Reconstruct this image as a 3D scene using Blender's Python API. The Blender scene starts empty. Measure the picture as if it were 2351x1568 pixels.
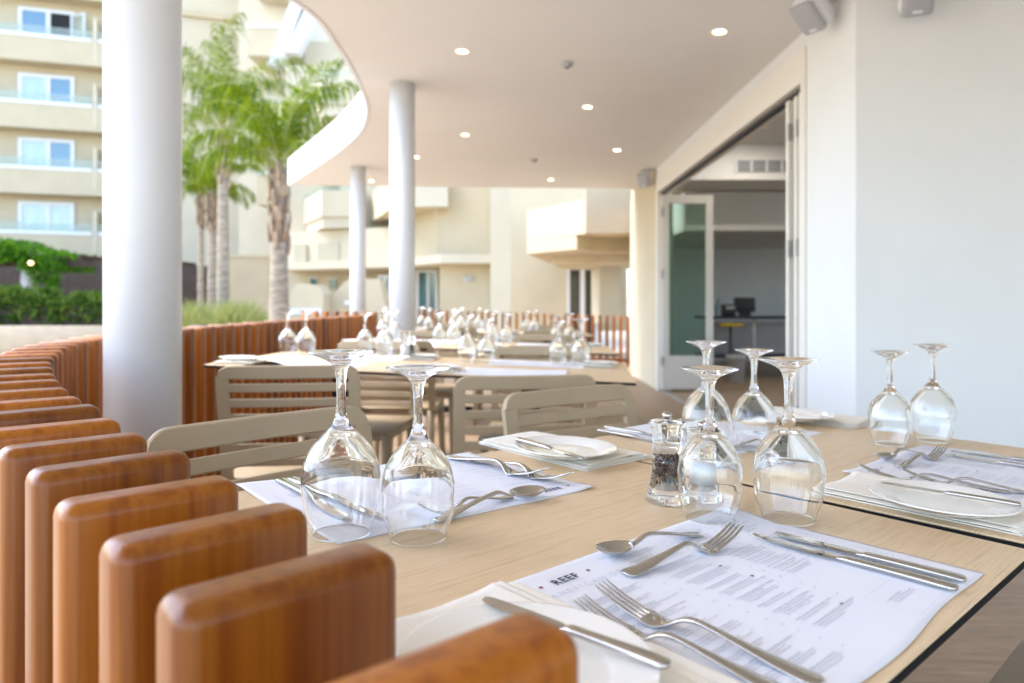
import bpy, bmesh, math, random
from mathutils import Vector, Matrix, noise
R = math.radians
random.seed(7)
SC = bpy.context.scene
COL = SC.collection

# ------------------------------------------------------------------ camera
EYE, F, U0, V0, K = 1.01, 1655.0, 1175.5, 696.0, 0.031   # metres, focal length and principal point in picture units, drainage fall
cam_d = bpy.data.cameras.new('camera'); cam = bpy.data.objects.new('camera', cam_d); COL.objects.link(cam)
cam.location = (0, 0, EYE); cam.rotation_euler = (R(90), 0, 0)
cam_d.sensor_width = 36; cam_d.lens = F / 2351 * 36; cam_d.shift_y = -(784 - V0) / 2351
cam_d.clip_start = .02; cam_d.clip_end = 600
cam_d.dof.use_dof = True; cam_d.dof.focus_distance = .86; cam_d.dof.aperture_fstop = 4.8
SC.camera = cam

# ------------------------------------------------------------------ sky, sun, exposure
SUN_EL, SUN_AZ = 58, 280        # azimuth: direction the light comes from, clockwise from +Y
world = bpy.data.worlds.new('World'); SC.world = world; world.use_nodes = True
wn = world.node_tree.nodes; wl = world.node_tree.links
sky = wn.new('ShaderNodeTexSky'); sky.sky_type = 'NISHITA'; sky.sun_disc = False
sky.sun_elevation = R(SUN_EL); sky.sun_rotation = R(SUN_AZ); sky.air_density = 1.0; sky.dust_density = 1.7; sky.ozone_density = 1.0
wn['Background'].inputs['Strength'].default_value = .15
wl.new(sky.outputs[0], wn['Background'].inputs[0])
sd = bpy.data.lights.new('sun', 'SUN'); sd.energy = .6; sd.angle = R(22); sd.color = (1, .97, .91)
sun = bpy.data.objects.new('sun', sd); COL.objects.link(sun)
a_ = R(SUN_AZ); e_ = R(SUN_EL)
sdir = Vector((math.sin(a_) * math.cos(e_), math.cos(a_) * math.cos(e_), math.sin(e_)))
sun.rotation_euler = sdir.to_track_quat('Z', 'Y').to_euler(); sun.location = sdir * 60
SC.view_settings.view_transform = 'Standard'; SC.view_settings.look = 'None'
SC.view_settings.exposure = 2.68; SC.view_settings.gamma = 1; SC.view_settings.use_curve_mapping = False
cy = SC.cycles
cy.use_denoising = True; cy.max_bounces = 20; cy.transmission_bounces = 20; cy.glossy_bounces = 8; cy.diffuse_bounces = 6
cy.transparent_max_bounces = 12; cy.caustics_reflective = True; cy.caustics_refractive = True
cy.sample_clamp_indirect = 8; cy.blur_glossy = .3

# ------------------------------------------------------------------ helpers
def W(u, v, d): return Vector(((u - U0) / F * d, d, EYE - (v - V0) / F * d))
def PT(u, v, z=.75):                       # where a sight line meets a level sheet that falls K metres per metre of x
    a = (u - U0) / F; b = (v - V0) / F; d = (EYE - z) / (b - K * a)
    return Vector((a * d, d, z - K * a * d))
def fall(x): return -K * x
TILT = Matrix.Rotation(math.atan(K), 4, 'Y')
E_ANG = R(43); EV = Vector((math.cos(E_ANG), math.sin(E_ANG), 0)); NV = Vector((-math.sin(E_ANG), math.cos(E_ANG), 0))

class MB:
    def __init__(s): s.v = []; s.f = []; s.sm = []
    def add(s, vs, fs, smooth=False, M=None):
        o = len(s.v)
        s.v += [tuple(M @ Vector(p)) if M is not None else tuple(p) for p in vs]
        s.f += [tuple(i + o for i in f) for f in fs]; s.sm += [smooth] * len(fs); return s
    def box(s, lo, hi, M=None):
        x0, y0, z0 = lo; x1, y1, z1 = hi
        return s.add([(x0,y0,z0),(x1,y0,z0),(x1,y1,z0),(x0,y1,z0),(x0,y0,z1),(x1,y0,z1),(x1,y1,z1),(x0,y1,z1)],
                     [(0,3,2,1),(4,5,6,7),(0,1,5,4),(1,2,6,5),(2,3,7,6),(3,0,4,7)], False, M)
    def rbox(s, lo, hi, r, seg=2, M=None, smooth=True):
        bm = bmesh.new(); bmesh.ops.create_cube(bm, size=1)
        for v in bm.verts: v.co = Vector([(lo[i] + hi[i]) / 2 + v.co[i] * (hi[i] - lo[i]) for i in range(3)])
        bmesh.ops.bevel(bm, geom=bm.edges[:], offset=r, segments=seg, profile=.5, affect='EDGES', clamp_overlap=True)
        bm.verts.index_update()
        s.add([v.co[:] for v in bm.verts], [[v.index for v in f.verts] for f in bm.faces], smooth, M); bm.free(); return s
    def prism(s, poly, z0, z1, M=None, smooth=False):
        n = len(poly); vs = [(x, y, z0) for x, y in poly] + [(x, y, z1) for x, y in poly]
        s.add(vs, [tuple(range(n))[::-1], tuple(range(n, 2 * n))], False, M)
        return s.add(vs, [(i, (i + 1) % n, n + (i + 1) % n, n + i) for i in range(n)], smooth, M)
    def lathe(s, prof, seg=32, M=None, close=False, smooth=True):
        vs = []; fs = []; n = len(prof)
        for r, z in prof:
            for k in range(seg):
                a = 2 * math.pi * k / seg; vs.append((r * math.cos(a), r * math.sin(a), z))
        for i in range(n if close else n - 1):
            j = (i + 1) % n
            for k in range(seg):
                k2 = (k + 1) % seg; fs.append((i*seg+k, i*seg+k2, j*seg+k2, j*seg+k))
        return s.add(vs, fs, smooth, M)
    def tube(s, pts, radii, seg=8, M=None, flat=1.0):
        pts = [Vector(p) for p in pts]; n = len(pts); vs = []; fs = []
        for i, p in enumerate(pts):
            t = (pts[min(i+1, n-1)] - pts[max(i-1, 0)]).normalized()
            up = Vector((0, 0, 1)) if abs(t.z) < .95 else Vector((1, 0, 0))
            x = t.cross(up).normalized(); y = x.cross(t)
            r = radii[i] if hasattr(radii, '__len__') else radii
            for k in range(seg):
                a = 2*math.pi*k/seg; vs.append(p + x*r*math.cos(a) + y*r*flat*math.sin(a))
        for i in range(n - 1):
            for k in range(seg):
                k2 = (k+1) % seg; fs.append((i*seg+k, i*seg+k2, (i+1)*seg+k2, (i+1)*seg+k))
        fs.append(tuple(range(seg))[::-1]); fs.append(tuple((n-1)*seg+k for k in range(seg)))
        return s.add(vs, fs, True, M)
    def ring_strip(s, rings, M=None, smooth=True):           # closed loft through rings of equal length
        n = len(rings[0]); vs = [p for r in rings for p in r]; fs = []
        for i in range(len(rings) - 1):
            for k in range(n):
                k2 = (k+1) % n; fs.append((i*n+k, i*n+k2, (i+1)*n+k2, (i+1)*n+k))
        fs.append(tuple(range(n))[::-1]); fs.append(tuple((len(rings)-1)*n+k for k in range(n)))
        return s.add(vs, fs, smooth, M)
    def mesh(s, name, mat, recalc=True):
        me = bpy.data.meshes.new(name); me.from_pydata(s.v, [], s.f); me.validate(); 
        if len(me.polygons) == len(s.sm): me.polygons.foreach_set('use_smooth', s.sm)
        bm = bmesh.new(); bm.from_mesh(me)
        if recalc: bmesh.ops.recalc_face_normals(bm, faces=bm.faces[:]); bm.to_mesh(me)
        bm.free(); me.materials.append(mat); me.update(); return me
    def build(s, name, mat, parent=None): return link(name, s.mesh(name, mat), parent)

def link(name, me, parent=None):
    o = bpy.data.objects.new(name, me); COL.objects.link(o)
    if parent is not None: o.parent = parent
    return o
def tag(o, label, cat, group=None):
    o['label'] = label; o['category'] = cat
    if group: o['group'] = group
    return o
def thing(name, label, cat, loc=(0,0,0), rz=0, group=None, tilt=False):
    o = bpy.data.objects.new(name, None); COL.objects.link(o); o.empty_display_size = .1
    place(o, loc, rz, tilt); return tag(o, label, cat, group)
def place(o, loc, rz=0, tilt=False, s=1.0):
    M = Matrix.Translation(Vector(loc)) @ (TILT if tilt else Matrix()) @ Matrix.Rotation(rz, 4, 'Z') @ Matrix.Scale(s, 4)
    o.matrix_basis = M
def structure(o): o['kind'] = 'structure'; return o
def stuff(o): o['kind'] = 'stuff'; return o
def copy_thing(o, label=None, parent=None):
    c = o.copy(); COL.objects.link(c); c.parent = parent
    if label: c['label'] = label
    for ch in list(o.children): copy_thing(ch, None, c)
    return c

# ------------------------------------------------------------------ materials
def mat(name, col, rough=.5, metal=0, spec=.5, noise_amt=0, noise_scale=8, bump=0, bump_scale=60, coat=0, stretch=(1,1,1), trans=0, sheen=0):
    m = bpy.data.materials.new(name); m.use_nodes = True; nt = m.node_tree; n = nt.nodes; l = nt.links
    b = n['Principled BSDF']; b.inputs['Base Color'].default_value = (*col, 1); b.inputs['Roughness'].default_value = rough
    b.inputs['Metallic'].default_value = metal; b.inputs['Specular IOR Level'].default_value = spec
    b.inputs['Coat Weight'].default_value = coat; b.inputs['Transmission Weight'].default_value = trans
    tc = n.new('ShaderNodeTexCoord'); mp = n.new('ShaderNodeMapping'); mp.inputs['Scale'].default_value = stretch
    l.new(tc.outputs['Object'], mp.inputs['Vector'])
    if noise_amt:
        t = n.new('ShaderNodeTexNoise'); t.inputs['Scale'].default_value = noise_scale; t.inputs['Detail'].default_value = 6
        l.new(mp.outputs[0], t.inputs['Vector'])
        r = n.new('ShaderNodeMapRange'); r.inputs['From Min'].default_value = .3; r.inputs['From Max'].default_value = .7
        r.inputs['To Min'].default_value = 1 - noise_amt; r.inputs['To Max'].default_value = 1 + noise_amt
        l.new(t.outputs['Fac'], r.inputs['Value'])
        mx = n.new('ShaderNodeMix'); mx.data_type = 'RGBA'; mx.blend_type = 'MULTIPLY'; mx.inputs['Factor'].default_value = 1
        mx.inputs['A'].default_value = (*col, 1); l.new(r.outputs[0], mx.inputs['B']); l.new(mx.outputs['Result'], b.inputs['Base Color'])
    if bump:
        t2 = n.new('ShaderNodeTexNoise'); t2.inputs['Scale'].default_value = bump_scale; t2.inputs['Detail'].default_value = 4
        l.new(mp.outputs[0], t2.inputs['Vector'])
        bp = n.new('ShaderNodeBump'); bp.inputs['Strength'].default_value = bump; bp.inputs['Distance'].default_value = .01
        l.new(t2.outputs['Fac'], bp.inputs['Height']); l.new(bp.outputs[0], b.inputs['Normal'])
    return m
def wood(name, stops, scale, stretch, rough=.4, coat=0, ring=4, rand=.25, bump=.08, fine=0):
    m = bpy.data.materials.new(name); m.use_nodes = True; nt = m.node_tree; n = nt.nodes; l = nt.links; b = n['Principled BSDF']
    tc = n.new('ShaderNodeTexCoord'); oi = n.new('ShaderNodeObjectInfo')
    add = n.new('ShaderNodeVectorMath'); add.operation = 'MULTIPLY_ADD'; add.inputs[1].default_value = (17.3, 9.1, 5.7)
    l.new(oi.outputs['Random'], add.inputs[0]); l.new(tc.outputs['Object'], add.inputs[2])
    mp = n.new('ShaderNodeMapping'); mp.inputs['Scale'].default_value = stretch; l.new(add.outputs[0], mp.inputs['Vector'])
    t = n.new('ShaderNodeTexNoise'); t.inputs['Scale'].default_value = scale; t.inputs['Detail'].default_value = 8; t.inputs['Roughness'].default_value = .6; t.inputs['Distortion'].default_value = .6
    l.new(mp.outputs[0], t.inputs['Vector'])
    t2 = n.new('ShaderNodeTexNoise'); t2.inputs['Scale'].default_value = scale * ring; t2.inputs['Detail'].default_value = 5
    l.new(mp.outputs[0], t2.inputs['Vector'])
    m1 = n.new('ShaderNodeMath'); m1.operation = 'MULTIPLY_ADD'; m1.inputs[1].default_value = .45; l.new(t2.outputs['Fac'], m1.inputs[0])
    m0 = n.new('ShaderNodeMath'); m0.operation = 'MULTIPLY'; m0.inputs[1].default_value = .6; l.new(t.outputs['Fac'], m0.inputs[0]); l.new(m0.outputs[0], m1.inputs[2])
    cr = n.new('ShaderNodeValToRGB'); l.new(m1.outputs[0], cr.inputs[0])
    els = cr.color_ramp.elements
    while len(els) < len(stops): els.new(.5)
    for e, (p, c) in zip(els, stops): e.position = p; e.color = (*c, 1)
    hs = n.new('ShaderNodeHueSaturation'); l.new(cr.outputs[0], hs.inputs['Color'])
    mr = n.new('ShaderNodeMapRange'); mr.inputs['To Min'].default_value = 1 - rand; mr.inputs['To Max'].default_value = 1 + rand
    l.new(oi.outputs['Random'], mr.inputs['Value']); l.new(mr.outputs[0], hs.inputs['Value'])
    l.new(hs.outputs[0], b.inputs['Base Color']); b.inputs['Roughness'].default_value = rough; b.inputs['Coat Weight'].default_value = coat; b.inputs['Coat Roughness'].default_value = .25
    bp = n.new('ShaderNodeBump'); bp.inputs['Strength'].default_value = bump; bp.inputs['Distance'].default_value = .002
    l.new(m1.outputs[0], bp.inputs['Height']); l.new(bp.outputs[0], b.inputs['Normal'])
    return m
def glass(name, col=(1,1,1), rough=0, ior=1.5):
    m = bpy.data.materials.new(name); m.use_nodes = True; n = m.node_tree.nodes
    b = n['Principled BSDF']; b.inputs['Base Color'].default_value = (*col, 1); b.inputs['Roughness'].default_value = rough
    b.inputs['Transmission Weight'].default_value = 1; b.inputs['IOR'].default_value = ior; return m
def emit(name, col, s):
    m = bpy.data.materials.new(name); m.use_nodes = True; b = m.node_tree.nodes['Principled BSDF']
    b.inputs['Base Color'].default_value = (.8,.8,.8,1); b.inputs['Emission Color'].default_value = (*col, 1); b.inputs['Emission Strength'].default_value = s; return m
def leafmat(name, col, col2):
    m = bpy.data.materials.new(name); m.use_nodes = True; nt = m.node_tree; n = nt.nodes; l = nt.links; b = n['Principled BSDF']
    g = n.new('ShaderNodeNewGeometry'); mx = n.new('ShaderNodeMix'); mx.data_type = 'RGBA'
    mx.inputs['A'].default_value = (*col, 1); mx.inputs['B'].default_value = (*col2, 1); l.new(g.outputs['Random Per Island'], mx.inputs['Factor'])
    l.new(mx.outputs['Result'], b.inputs['Base Color']); b.inputs['Roughness'].default_value = .7; b.inputs['Specular IOR Level'].default_value = .15
    tr = n.new('ShaderNodeBsdfTranslucent'); l.new(mx.outputs['Result'], tr.inputs['Color'])
    ms = n.new('ShaderNodeMixShader'); ms.inputs[0].default_value = .38; l.new(b.outputs[0], ms.inputs[1]); l.new(tr.outputs[0], ms.inputs[2])
    l.new(ms.outputs[0], n['Material Output'].inputs['Surface']); return m

M = {}
M['slat'] = wood('oiled_hardwood', [(.30,(.135,.030,.002)), (.45,(.205,.053,.003)), (.56,(.285,.090,.006)), (.67,(.215,.056,.003)), (.80,(.30,.098,.007))], 2.0, (15,15,.45), .33, .06, 3, .36, .05)
M['slat'].node_tree.nodes['Principled BSDF'].inputs['Specular IOR Level'].default_value = .36
M['laminate'] = wood('pale_oak_laminate', [(.32,(.49,.335,.18)), (.45,(.65,.47,.275)), (.56,(.75,.57,.36)), (.72,(.59,.415,.235))], 7, (1.0,40,1), .40, 0, 3.0, .02, .03)
M['core'] = mat('black_core_board', (.012,.012,.013), .8, spec=.15)
M['resin'] = mat('taupe_resin', (.42,.325,.205), .5, noise_amt=.04, bump=.05, bump_scale=400)
M['white_paint'] = mat('white_painted_metal', (.70,.715,.73), .35, noise_amt=.02, noise_scale=3)
M['plaster'] = mat('white_plaster', (.72,.735,.73), .85, noise_amt=.02, noise_scale=2.5, bump=.06, bump_scale=90)
M['ceiling'] = mat('off_white_ceiling', (.71,.705,.68), .9, noise_amt=.015, noise_scale=2)
M['frame_white'] = mat('white_door_frame', (.76,.74,.68), .4)
M['cream'] = mat('cream_render', (.53,.452,.305), .9, noise_amt=.05, noise_scale=1.2, bump=.1, bump_scale=30)
M['cream_pale'] = mat('pale_cream_render', (.57,.508,.375), .9, noise_amt=.04, noise_scale=1.2)
M['tan'] = mat('tan_and_shaded_render', (.47,.385,.255), .9, noise_amt=.05, noise_scale=1.5)
M['white_wall'] = mat('white_render', (.62,.605,.56), .9, noise_amt=.03, noise_scale=1)
M['deck'] = wood('wood_look_floor_tile', [(.3,(.21,.138,.082)), (.5,(.31,.215,.135)), (.7,(.40,.29,.19))], 2.0, (1.5,14,1), .5, 0, 4, 0, .05)
M['sand'] = mat('sandy_paving', (.47,.375,.26), .9, noise_amt=.08, noise_scale=3)
M['steel'] = mat('polished_steel', (.53,.515,.49), .08, 1)
M['paper'] = mat('white_paper', (.80,.81,.86), .7, noise_amt=.01)
M['ink'] = mat('grey_ink', (.63,.64,.70), .8)
M['ink_dark'] = mat('dark_ink', (.035,.04,.07), .8)
M['ink_red'] = mat('crimson_ink', (.22,.015,.06), .8)
M['ink_green'] = mat('green_ink', (.03,.18,.10), .8)
M['china'] = mat('white_china', (.86,.83,.76), .12, coat=.5)
M['linen'] = mat('white_napkin', (.86,.82,.73), .9, bump=.1, bump_scale=300)
M['glass'] = glass('clear_glass', (.985,.995,.99))
M['acrylic'] = glass('clear_acrylic', (.98,.985,.98), .01, 1.46)
M['salt'] = mat('white_salt', (.88,.88,.87), .9)
M['pepper'] = leafmat('peppercorn', (.05,.03,.025), (.26,.13,.075))
M['dark'] = mat('dark_grey_plastic', (.03,.03,.035), .4)
M['grey'] = mat('grey_speaker_grille', (.40,.41,.43), .6, bump=.2, bump_scale=500)
M['speaker'] = mat('pale_grey_plastic', (.72,.73,.76), .5)
M['lamp'] = emit('lit_downlight', (1, .78, .50), 2.2); M['lamp_rim'] = emit('warm_reflector', (1, .50, .20), .45)
M['pane_blue'] = mat('window_pane_blue', (.10,.22,.33), .06, spec=.8, coat=.6)
M['pane_curtain'] = mat('curtained_pane', (.40,.52,.52), .08, spec=.8, coat=.6, noise_amt=.25, noise_scale=4, stretch=(6,1,.3))
M['pane_teal'] = mat('teal_pane', (.04,.13,.14), .05, spec=.8, coat=.6, noise_amt=.4, noise_scale=3, stretch=(4,1,.3))
M['pane_dark'] = mat('dark_pane', (.045,.045,.035), .08, spec=.6)
M['shade_black'] = mat('unlit_room_black', (.02,.02,.02), .9)
M['pane_green'] = glass('green_tinted_pane', (.60,.84,.72), .02, 1.5)
M['rail_glass'] = mat('pale_balcony_glass', (.55,.60,.55), .1)
_n = M['rail_glass'].node_tree.nodes; _l = M['rail_glass'].node_tree.links; _t = _n.new('ShaderNodeBsdfTransparent'); _t.inputs[0].default_value = (.93,.97,.94,1); _m = _n.new('ShaderNodeMixShader'); _m.inputs[0].default_value = .22
_l.new(_t.outputs[0], _m.inputs[1]); _l.new(_n['Principled BSDF'].outputs[0], _m.inputs[2]); _l.new(_m.outputs[0], _n['Material Output'].inputs['Surface'])
M['trunk'] = mat('palm_bark', (.32,.262,.195), .95, noise_amt=.35, noise_scale=5, bump=.5, bump_scale=12, stretch=(1,1,4))
M['fibre'] = mat('palm_boot_fibre', (.36,.26,.18), .95, noise_amt=.45, noise_scale=7, bump=.6, bump_scale=14, stretch=(1,1,.5))
M['frond'] = leafmat('palm_leaf', (.030,.088,.002), (.24,.30,.006))
M['rachis'] = mat('palm_rib', (.28,.30,.08), .6)
M['vine'] = leafmat('vine_leaf', (.025,.11,.005), (.10,.24,.010))
M['hedge'] = leafmat('hedge_leaf', (.022,.075,.010), (.12,.18,.022))
M['grassy'] = leafmat('pale_grass', (.20,.25,.06), (.42,.42,.17))
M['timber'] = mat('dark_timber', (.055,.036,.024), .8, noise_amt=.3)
M['yellow'] = mat('yellow_plastic', (.60,.40,.02), .5)
M['blue_bottle'] = glass('pale_blue_plastic', (.70,.88,.92), .15, 1.2)
M['green_plastic'] = mat('green_plastic', (.0,.20,.09), .5)
M['grey_floor'] = mat('grey_metal', (.45,.45,.45), .4, .6)

# ------------------------------------------------------------------ ground, deck
structure(MB().add([(-300,-60,-.30),(300,-60,-.30),(300,400,-.30),(-300,400,-.30)], [(0,1,2,3)]).build('ground', M['sand']))
def slab(poly, z0, z1):
    mb = MB(); n = len(poly)
    vs = [(x, y, z0 + fall(x)) for x, y in poly] + [(x, y, z1 + fall(x)) for x, y in poly]
    mb.add(vs, [tuple(range(n))[::-1], tuple(range(n, 2*n))] + [(i, (i+1) % n, n+(i+1) % n, n+i) for i in range(n)])
    return mb
structure(slab([(-1.75,-3),(6,-3),(6,16),(-2.6,16),(-2.6,8),(-1.75,6.5)], -.25, 0).build('terrace_floor', M['deck']))

# ------------------------------------------------------------------ canopy with curved edge
edge = [(-.9,-3.2),(-1.5,-1.8),(-2.0,-.4),(-2.25,.9),(-2.2,2.0),(-1.9,3.0),(-1.45,3.75),(-1.2,4.3),(-1.17,4.9),(-1.19,5.6),(-1.26,6.35),(-1.38,6.9),(-1.56,7.45),(-1.91,8.23),(-2.4,9.19),(-3.05,10.4),(-3.42,11.1)]  # stretch nearest the camera is unseen, widened to block sun and sky
def smooth_path(p, n):
    out = []; P_ = [p[0]] + p + [p[-1]]
    for i in range(1, len(P_) - 2):
        for k in range(n):
            t = k / n; q = []
            for c in range(len(p[0])):
                a, b, d, e = P_[i-1][c], P_[i][c], P_[i+1][c], P_[i+2][c]
                q.append(.5 * (2*b + (d-a)*t + (2*a-5*b+4*d-e)*t*t + (3*b-a-3*d+e)*t**3))
            out.append(tuple(q))
    return out + [p[-1]]
ed = smooth_path(edge, 6)
can = thing('canopy', 'wide white canopy with a flat soffit and sweeping curved edge above the terrace', 'canopy')
roofpoly = ed + [(1.0,10.55),(1.98,10.5),(1.98,3.8),(4.6,2.75),(4.6,-3.2)]
slab(roofpoly, 2.72, 3.10).build('soffit', M['ceiling'], can)
fm = MB(); n = len(ed)
out_ = []
for i, (x, y) in enumerate(ed):
    t = Vector((ed[min(i+1, n-1)][0] - ed[max(i-1, 0)][0], ed[min(i+1, n-1)][1] - ed[max(i-1, 0)][1])).normalized()
    out_.append((x - t.y * .03, y + t.x * .03))
vs = []
for (x, y), (ox, oy) in zip(ed, out_):
    vs += [(x - .001, y, 2.712 + fall(x)), (ox, oy, 2.712 + fall(x)), (ox, oy, 3.12 + fall(x)), (x - .001, y, 3.12 + fall(x))]
fs = [(4*i+k, 4*i+(k+1) % 4, 4*i+4+(k+1) % 4, 4*i+4+k) for i in range(n-1) for k in range(4)] + [(0,1,2,3), (4*n-1,4*n-2,4*n-3,4*n-4)]
fm.add(vs, fs, False).build('fascia', M['white_paint'], can)

# columns
for k, (u, d, lab) in enumerate([(329, 2.03, 'thick white round column nearest the camera, beside the slatted fence'),
                            (924, 5.72, 'white round column standing among the far tables'),
                            (822, 9.4, 'most distant white round column, behind the far slatted fence')]):
    x = (u - U0) / F * d
    c = thing('column', lab, 'column', (x, d, fall(x)), group='round columns under the canopy')
    MB().lathe([(0,0),(.0995,0),(.0995,2.725),(0,2.725)], 48).build('shaft', M['white_paint'], c)
    MB().lathe([(.0995,.0),(.115,.0),(.115,.02),(.0995,.02)], 48).build('base_ring', M['white_paint'], c)

# ceiling lights and detectors
def ceil_at(u, v, z=2.72): 
    a = (u - U0) / F; b = (v - V0) / F; d = (EYE - z) / (b - K * a); return Vector((a*d, d, z - K*a*d))
LAB = {(1061,117): 'lit round downlight in the soffit above the near column gap', (1652,72): 'lit downlight nearest the camera, towards the doorway wall',
       (1349,245): 'lit downlight in the middle of the soffit, left of the door head', (1068,309): 'lit downlight just right of the second column',
       (1417,344): 'lit downlight near the corner speaker by the door', (1265,412): 'lit downlight closest to the far soffit edge over the cream bay',
       (955,360): 'small lit downlight half hidden at the edge of the second column', (853,415): 'lit downlight just right of the most distant column'}
dl_ring = MB().lathe([(.046,-.001),(.046,-.006),(.055,-.004),(.057,.0),(.046,.0)], 24).mesh('trim_ring', M['white_paint'])
dl_lens = MB().lathe([(0,-.0035),(.033,-.0035),(.033,-.001),(0,-.001)], 24).mesh('lens', M['lamp'])
dl_refl = MB().lathe([(.0332,-.003),(.0458,-.004),(.0458,-.001),(.0332,-.001)], 24, close=True).mesh('reflector', M['lamp_rim'])
for (u, v), lab in LAB.items():
    p = ceil_at(u, v); o = thing('downlight', lab, 'ceiling light', p, 0, 'downlights in the soffit', tilt=True)
    link('trim_ring', dl_ring, o); link('lens', dl_lens, o); link('reflector', dl_refl, o)
for (u, v), lab in {(1302,145): 'small grey smoke detector in the soffit between the two nearest downlights', (1226,366): 'small grey smoke detector far along the soffit'}.items():
    o = thing('smoke_detector', lab, 'detector', ceil_at(u, v), 0, 'smoke detectors', tilt=True)
    MB().lathe([(0,-.03),(.02,-.03),(.035,-.02),(.04,0),(0,0)], 20).build('housing', M['grey'], o)
    MB().lathe([(0,-.036),(.011,-.036),(.012,-.03),(0,-.03)], 12).build('sensor', M['dark'], o)

# ------------------------------------------------------------------ doorway wall on the right
WX = 1.78
wall = thing('restaurant_wall', 'white plaster wall with a wide doorway opening on the right', 'wall')
mb = MB()
zt = 2.70
mb.box((WX, 3.73, -.1), (WX+.2, 4.35, zt)); mb.box((WX, 4.352, 2.565), (WX+.2, 8.86, zt)); mb.build('wall_panel', M['plaster'], wall)
MB().box((WX, 8.862, -.1), (WX+.2, 10.75, zt)).build('wall_panel', M['cream_pale'], wall)
MB().box((4.602,-3.2,-.2),(4.8,2.61,2.72)).build('end_wall', M['plaster'], wall)  # unseen wall, added to cut light from behind on the right
rp = [(WX+.002,3.728),(4.6,2.62),(4.68,2.8),(WX+.2,3.95)]
MB().prism(rp, -.2, 2.72).build('end_wall', M['plaster'], wall)
fr = thing('folding_door', 'white framed folding glass door pushed open at both ends of the doorway', 'door')
MB().box((WX-.012,4.352,2.36), (WX+.16,8.85,2.562)).build('head_frame', M['frame_white'], fr)
MB().box((WX+.03,4.42,2.335), (WX+.075,8.80,2.358)).build('top_track', M['dark'], fr)
MB().box((WX-.012,4.353,-.06), (WX+.16,4.42,2.358)).build('jamb', M['frame_white'], fr)
MB().box((WX-.012,8.76,-.06), (WX+.16,8.85,2.358)).build('jamb', M['frame_white'], fr)
MB().box((1.80,4.7,-.1),(1.86,8.75,-.05)).build('floor_track', M['grey_floor'], fr)
def leaf(y, x0, w, glassy=True):
    L = bpy.data.objects.new('door_leaf', None); COL.objects.link(L); L.parent = fr; L.location = (x0, y, -.045)
    z0, z1 = .02, 2.36; st = .085
    f = MB(); f.box((0,0,z0), (st,.045,z1)); f.box((w-st,0,z0), (w,.045,z1)); f.box((st,.001,z0), (w-st,.044,.42)); f.box((st,.001,z1-.1), (w-st,.044,z1))
    f.build('leaf_frame', M['frame_white'], L)
    MB().box((st+.001,.018,.421), (w-st-.001,.027,z1-.101)).build('pane', M['pane_green'], L)
    h = MB()
    for zz in (.3, 1.35, 2.1): h.box((-.006,-.012,zz), (.02,.0,zz+.11))
    h.build('hinge', M['grey_floor'], L)
    return L
leaf(8.70, WX+.03, .62)
for i in range(3): leaf(4.43 + i*.105, WX+.0 + (i % 2)*.012, .66)

# speakers
def speaker(lab, loc, rz, rx):
    o = thing('speaker', lab, 'speaker', loc, 0, 'wall speakers')
    Q = Matrix.Rotation(rz, 4, 'Z') @ Matrix.Rotation(rx, 4, 'X')
    MB().rbox((-.075,-.0,-.10), (.075,.10,.10), .03, 4, Q).build('cabinet', M['speaker'], o)
    MB().rbox((-.07,-.045,-.095), (.07,-.001,.095), .028, 4, Q).build('grille', M['grey'], o)
    MB().box((-.022,-.049,-.075), (.022,-.0455,-.06), Q).build('badge', M['speaker'], o)
    MB().tube([Q @ Vector((0,.09,.02)), Q @ Vector((0,.16,.06))], .012).build('bracket', M['dark'], o)
speaker('pale grey wall speaker tilted down above the near end of the doorway', (1.62,3.92,2.575), R(-62), R(52))
speaker('grey speaker cut off by the top of the picture on the right wall', (1.96,3.48,2.50), R(-20), R(40))
speaker('small pale speaker in the far corner where the door head meets the soffit', W(1478,413,8.95), R(-40), R(25))

# ------------------------------------------------------------------ room behind the doorway
room = thing('dining_room', 'dim room with white walls, dropped beams and air vents seen through the open doorway', 'room')
x0, x1 = WX+.205, 9.0
m = MB(); m.box((2.45,13.6,-.35),(x1,13.75,3.3)); m.build('wall', M['plaster'], room)
for za, zb_ in ((-.35,1.3),(2.6,3.3)): MB().box((x1,3.0,za),(x1+.1,13.75,zb_)).build('wall', M['plaster'], room)  # unseen window band, added to let sky light into the room
for yy in (3.0,5.6,8.2,10.8,13.6): MB().box((x1+.01,yy,1.3),(x1+.09,yy+.15,2.6)).build('added_mullion', M['frame_white'], room)
MB().prism([(x0,3.9),(x1,3.9),(x1,13.6),(2.46,13.6),(x0,10.7)], 3.10, 3.25).build('room_ceiling', M['ceiling'], room)
m = MB(); m.box((x0,9.4,2.62),(x1,10.28,3.098)); m.build('beam', M['ceiling'], room)
m = MB(); m.box((2.47,10.3,2.05),(x1,13.59,2.60)); m.build('beam', M['ceiling'], room)
m = MB(); m.box((x0,3.95,-.36),(x1,4.1,3.1)); m.build('wall', M['plaster'], room)
v = bpy.data.objects.new('air_vent', None); COL.objects.link(v); v.parent = room
p0 = W(1690,394,9.385); p1 = W(1830,368,9.385)
MB().box((p0.x,9.38,p0.z),(p1.x,9.399,p1.z)).build('vent_grille', M['grey'], v)
m = MB()
for i in range(5):
    x = p0.x + (p1.x-p0.x)*i/4; m.box((x-.012,9.372,p0.z-.012),(x+.012,9.379,p1.z+.012))
m.build('vent_frame', M['white_paint'], v)
m = MB()
for k in range(4):
    z = p0.z + (p1.z-p0.z)*(k+.5)/4; m.box((p0.x,9.374,z-.006),(p1.x,9.3795,z+.006))
m.build('louvre', M['dark'], v)
o = thing('downlight', 'lit downlight in the ceiling of the room behind the doorway', 'ceiling light', W(1748,313,8.55), 0, 'downlights in the soffit')
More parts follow.
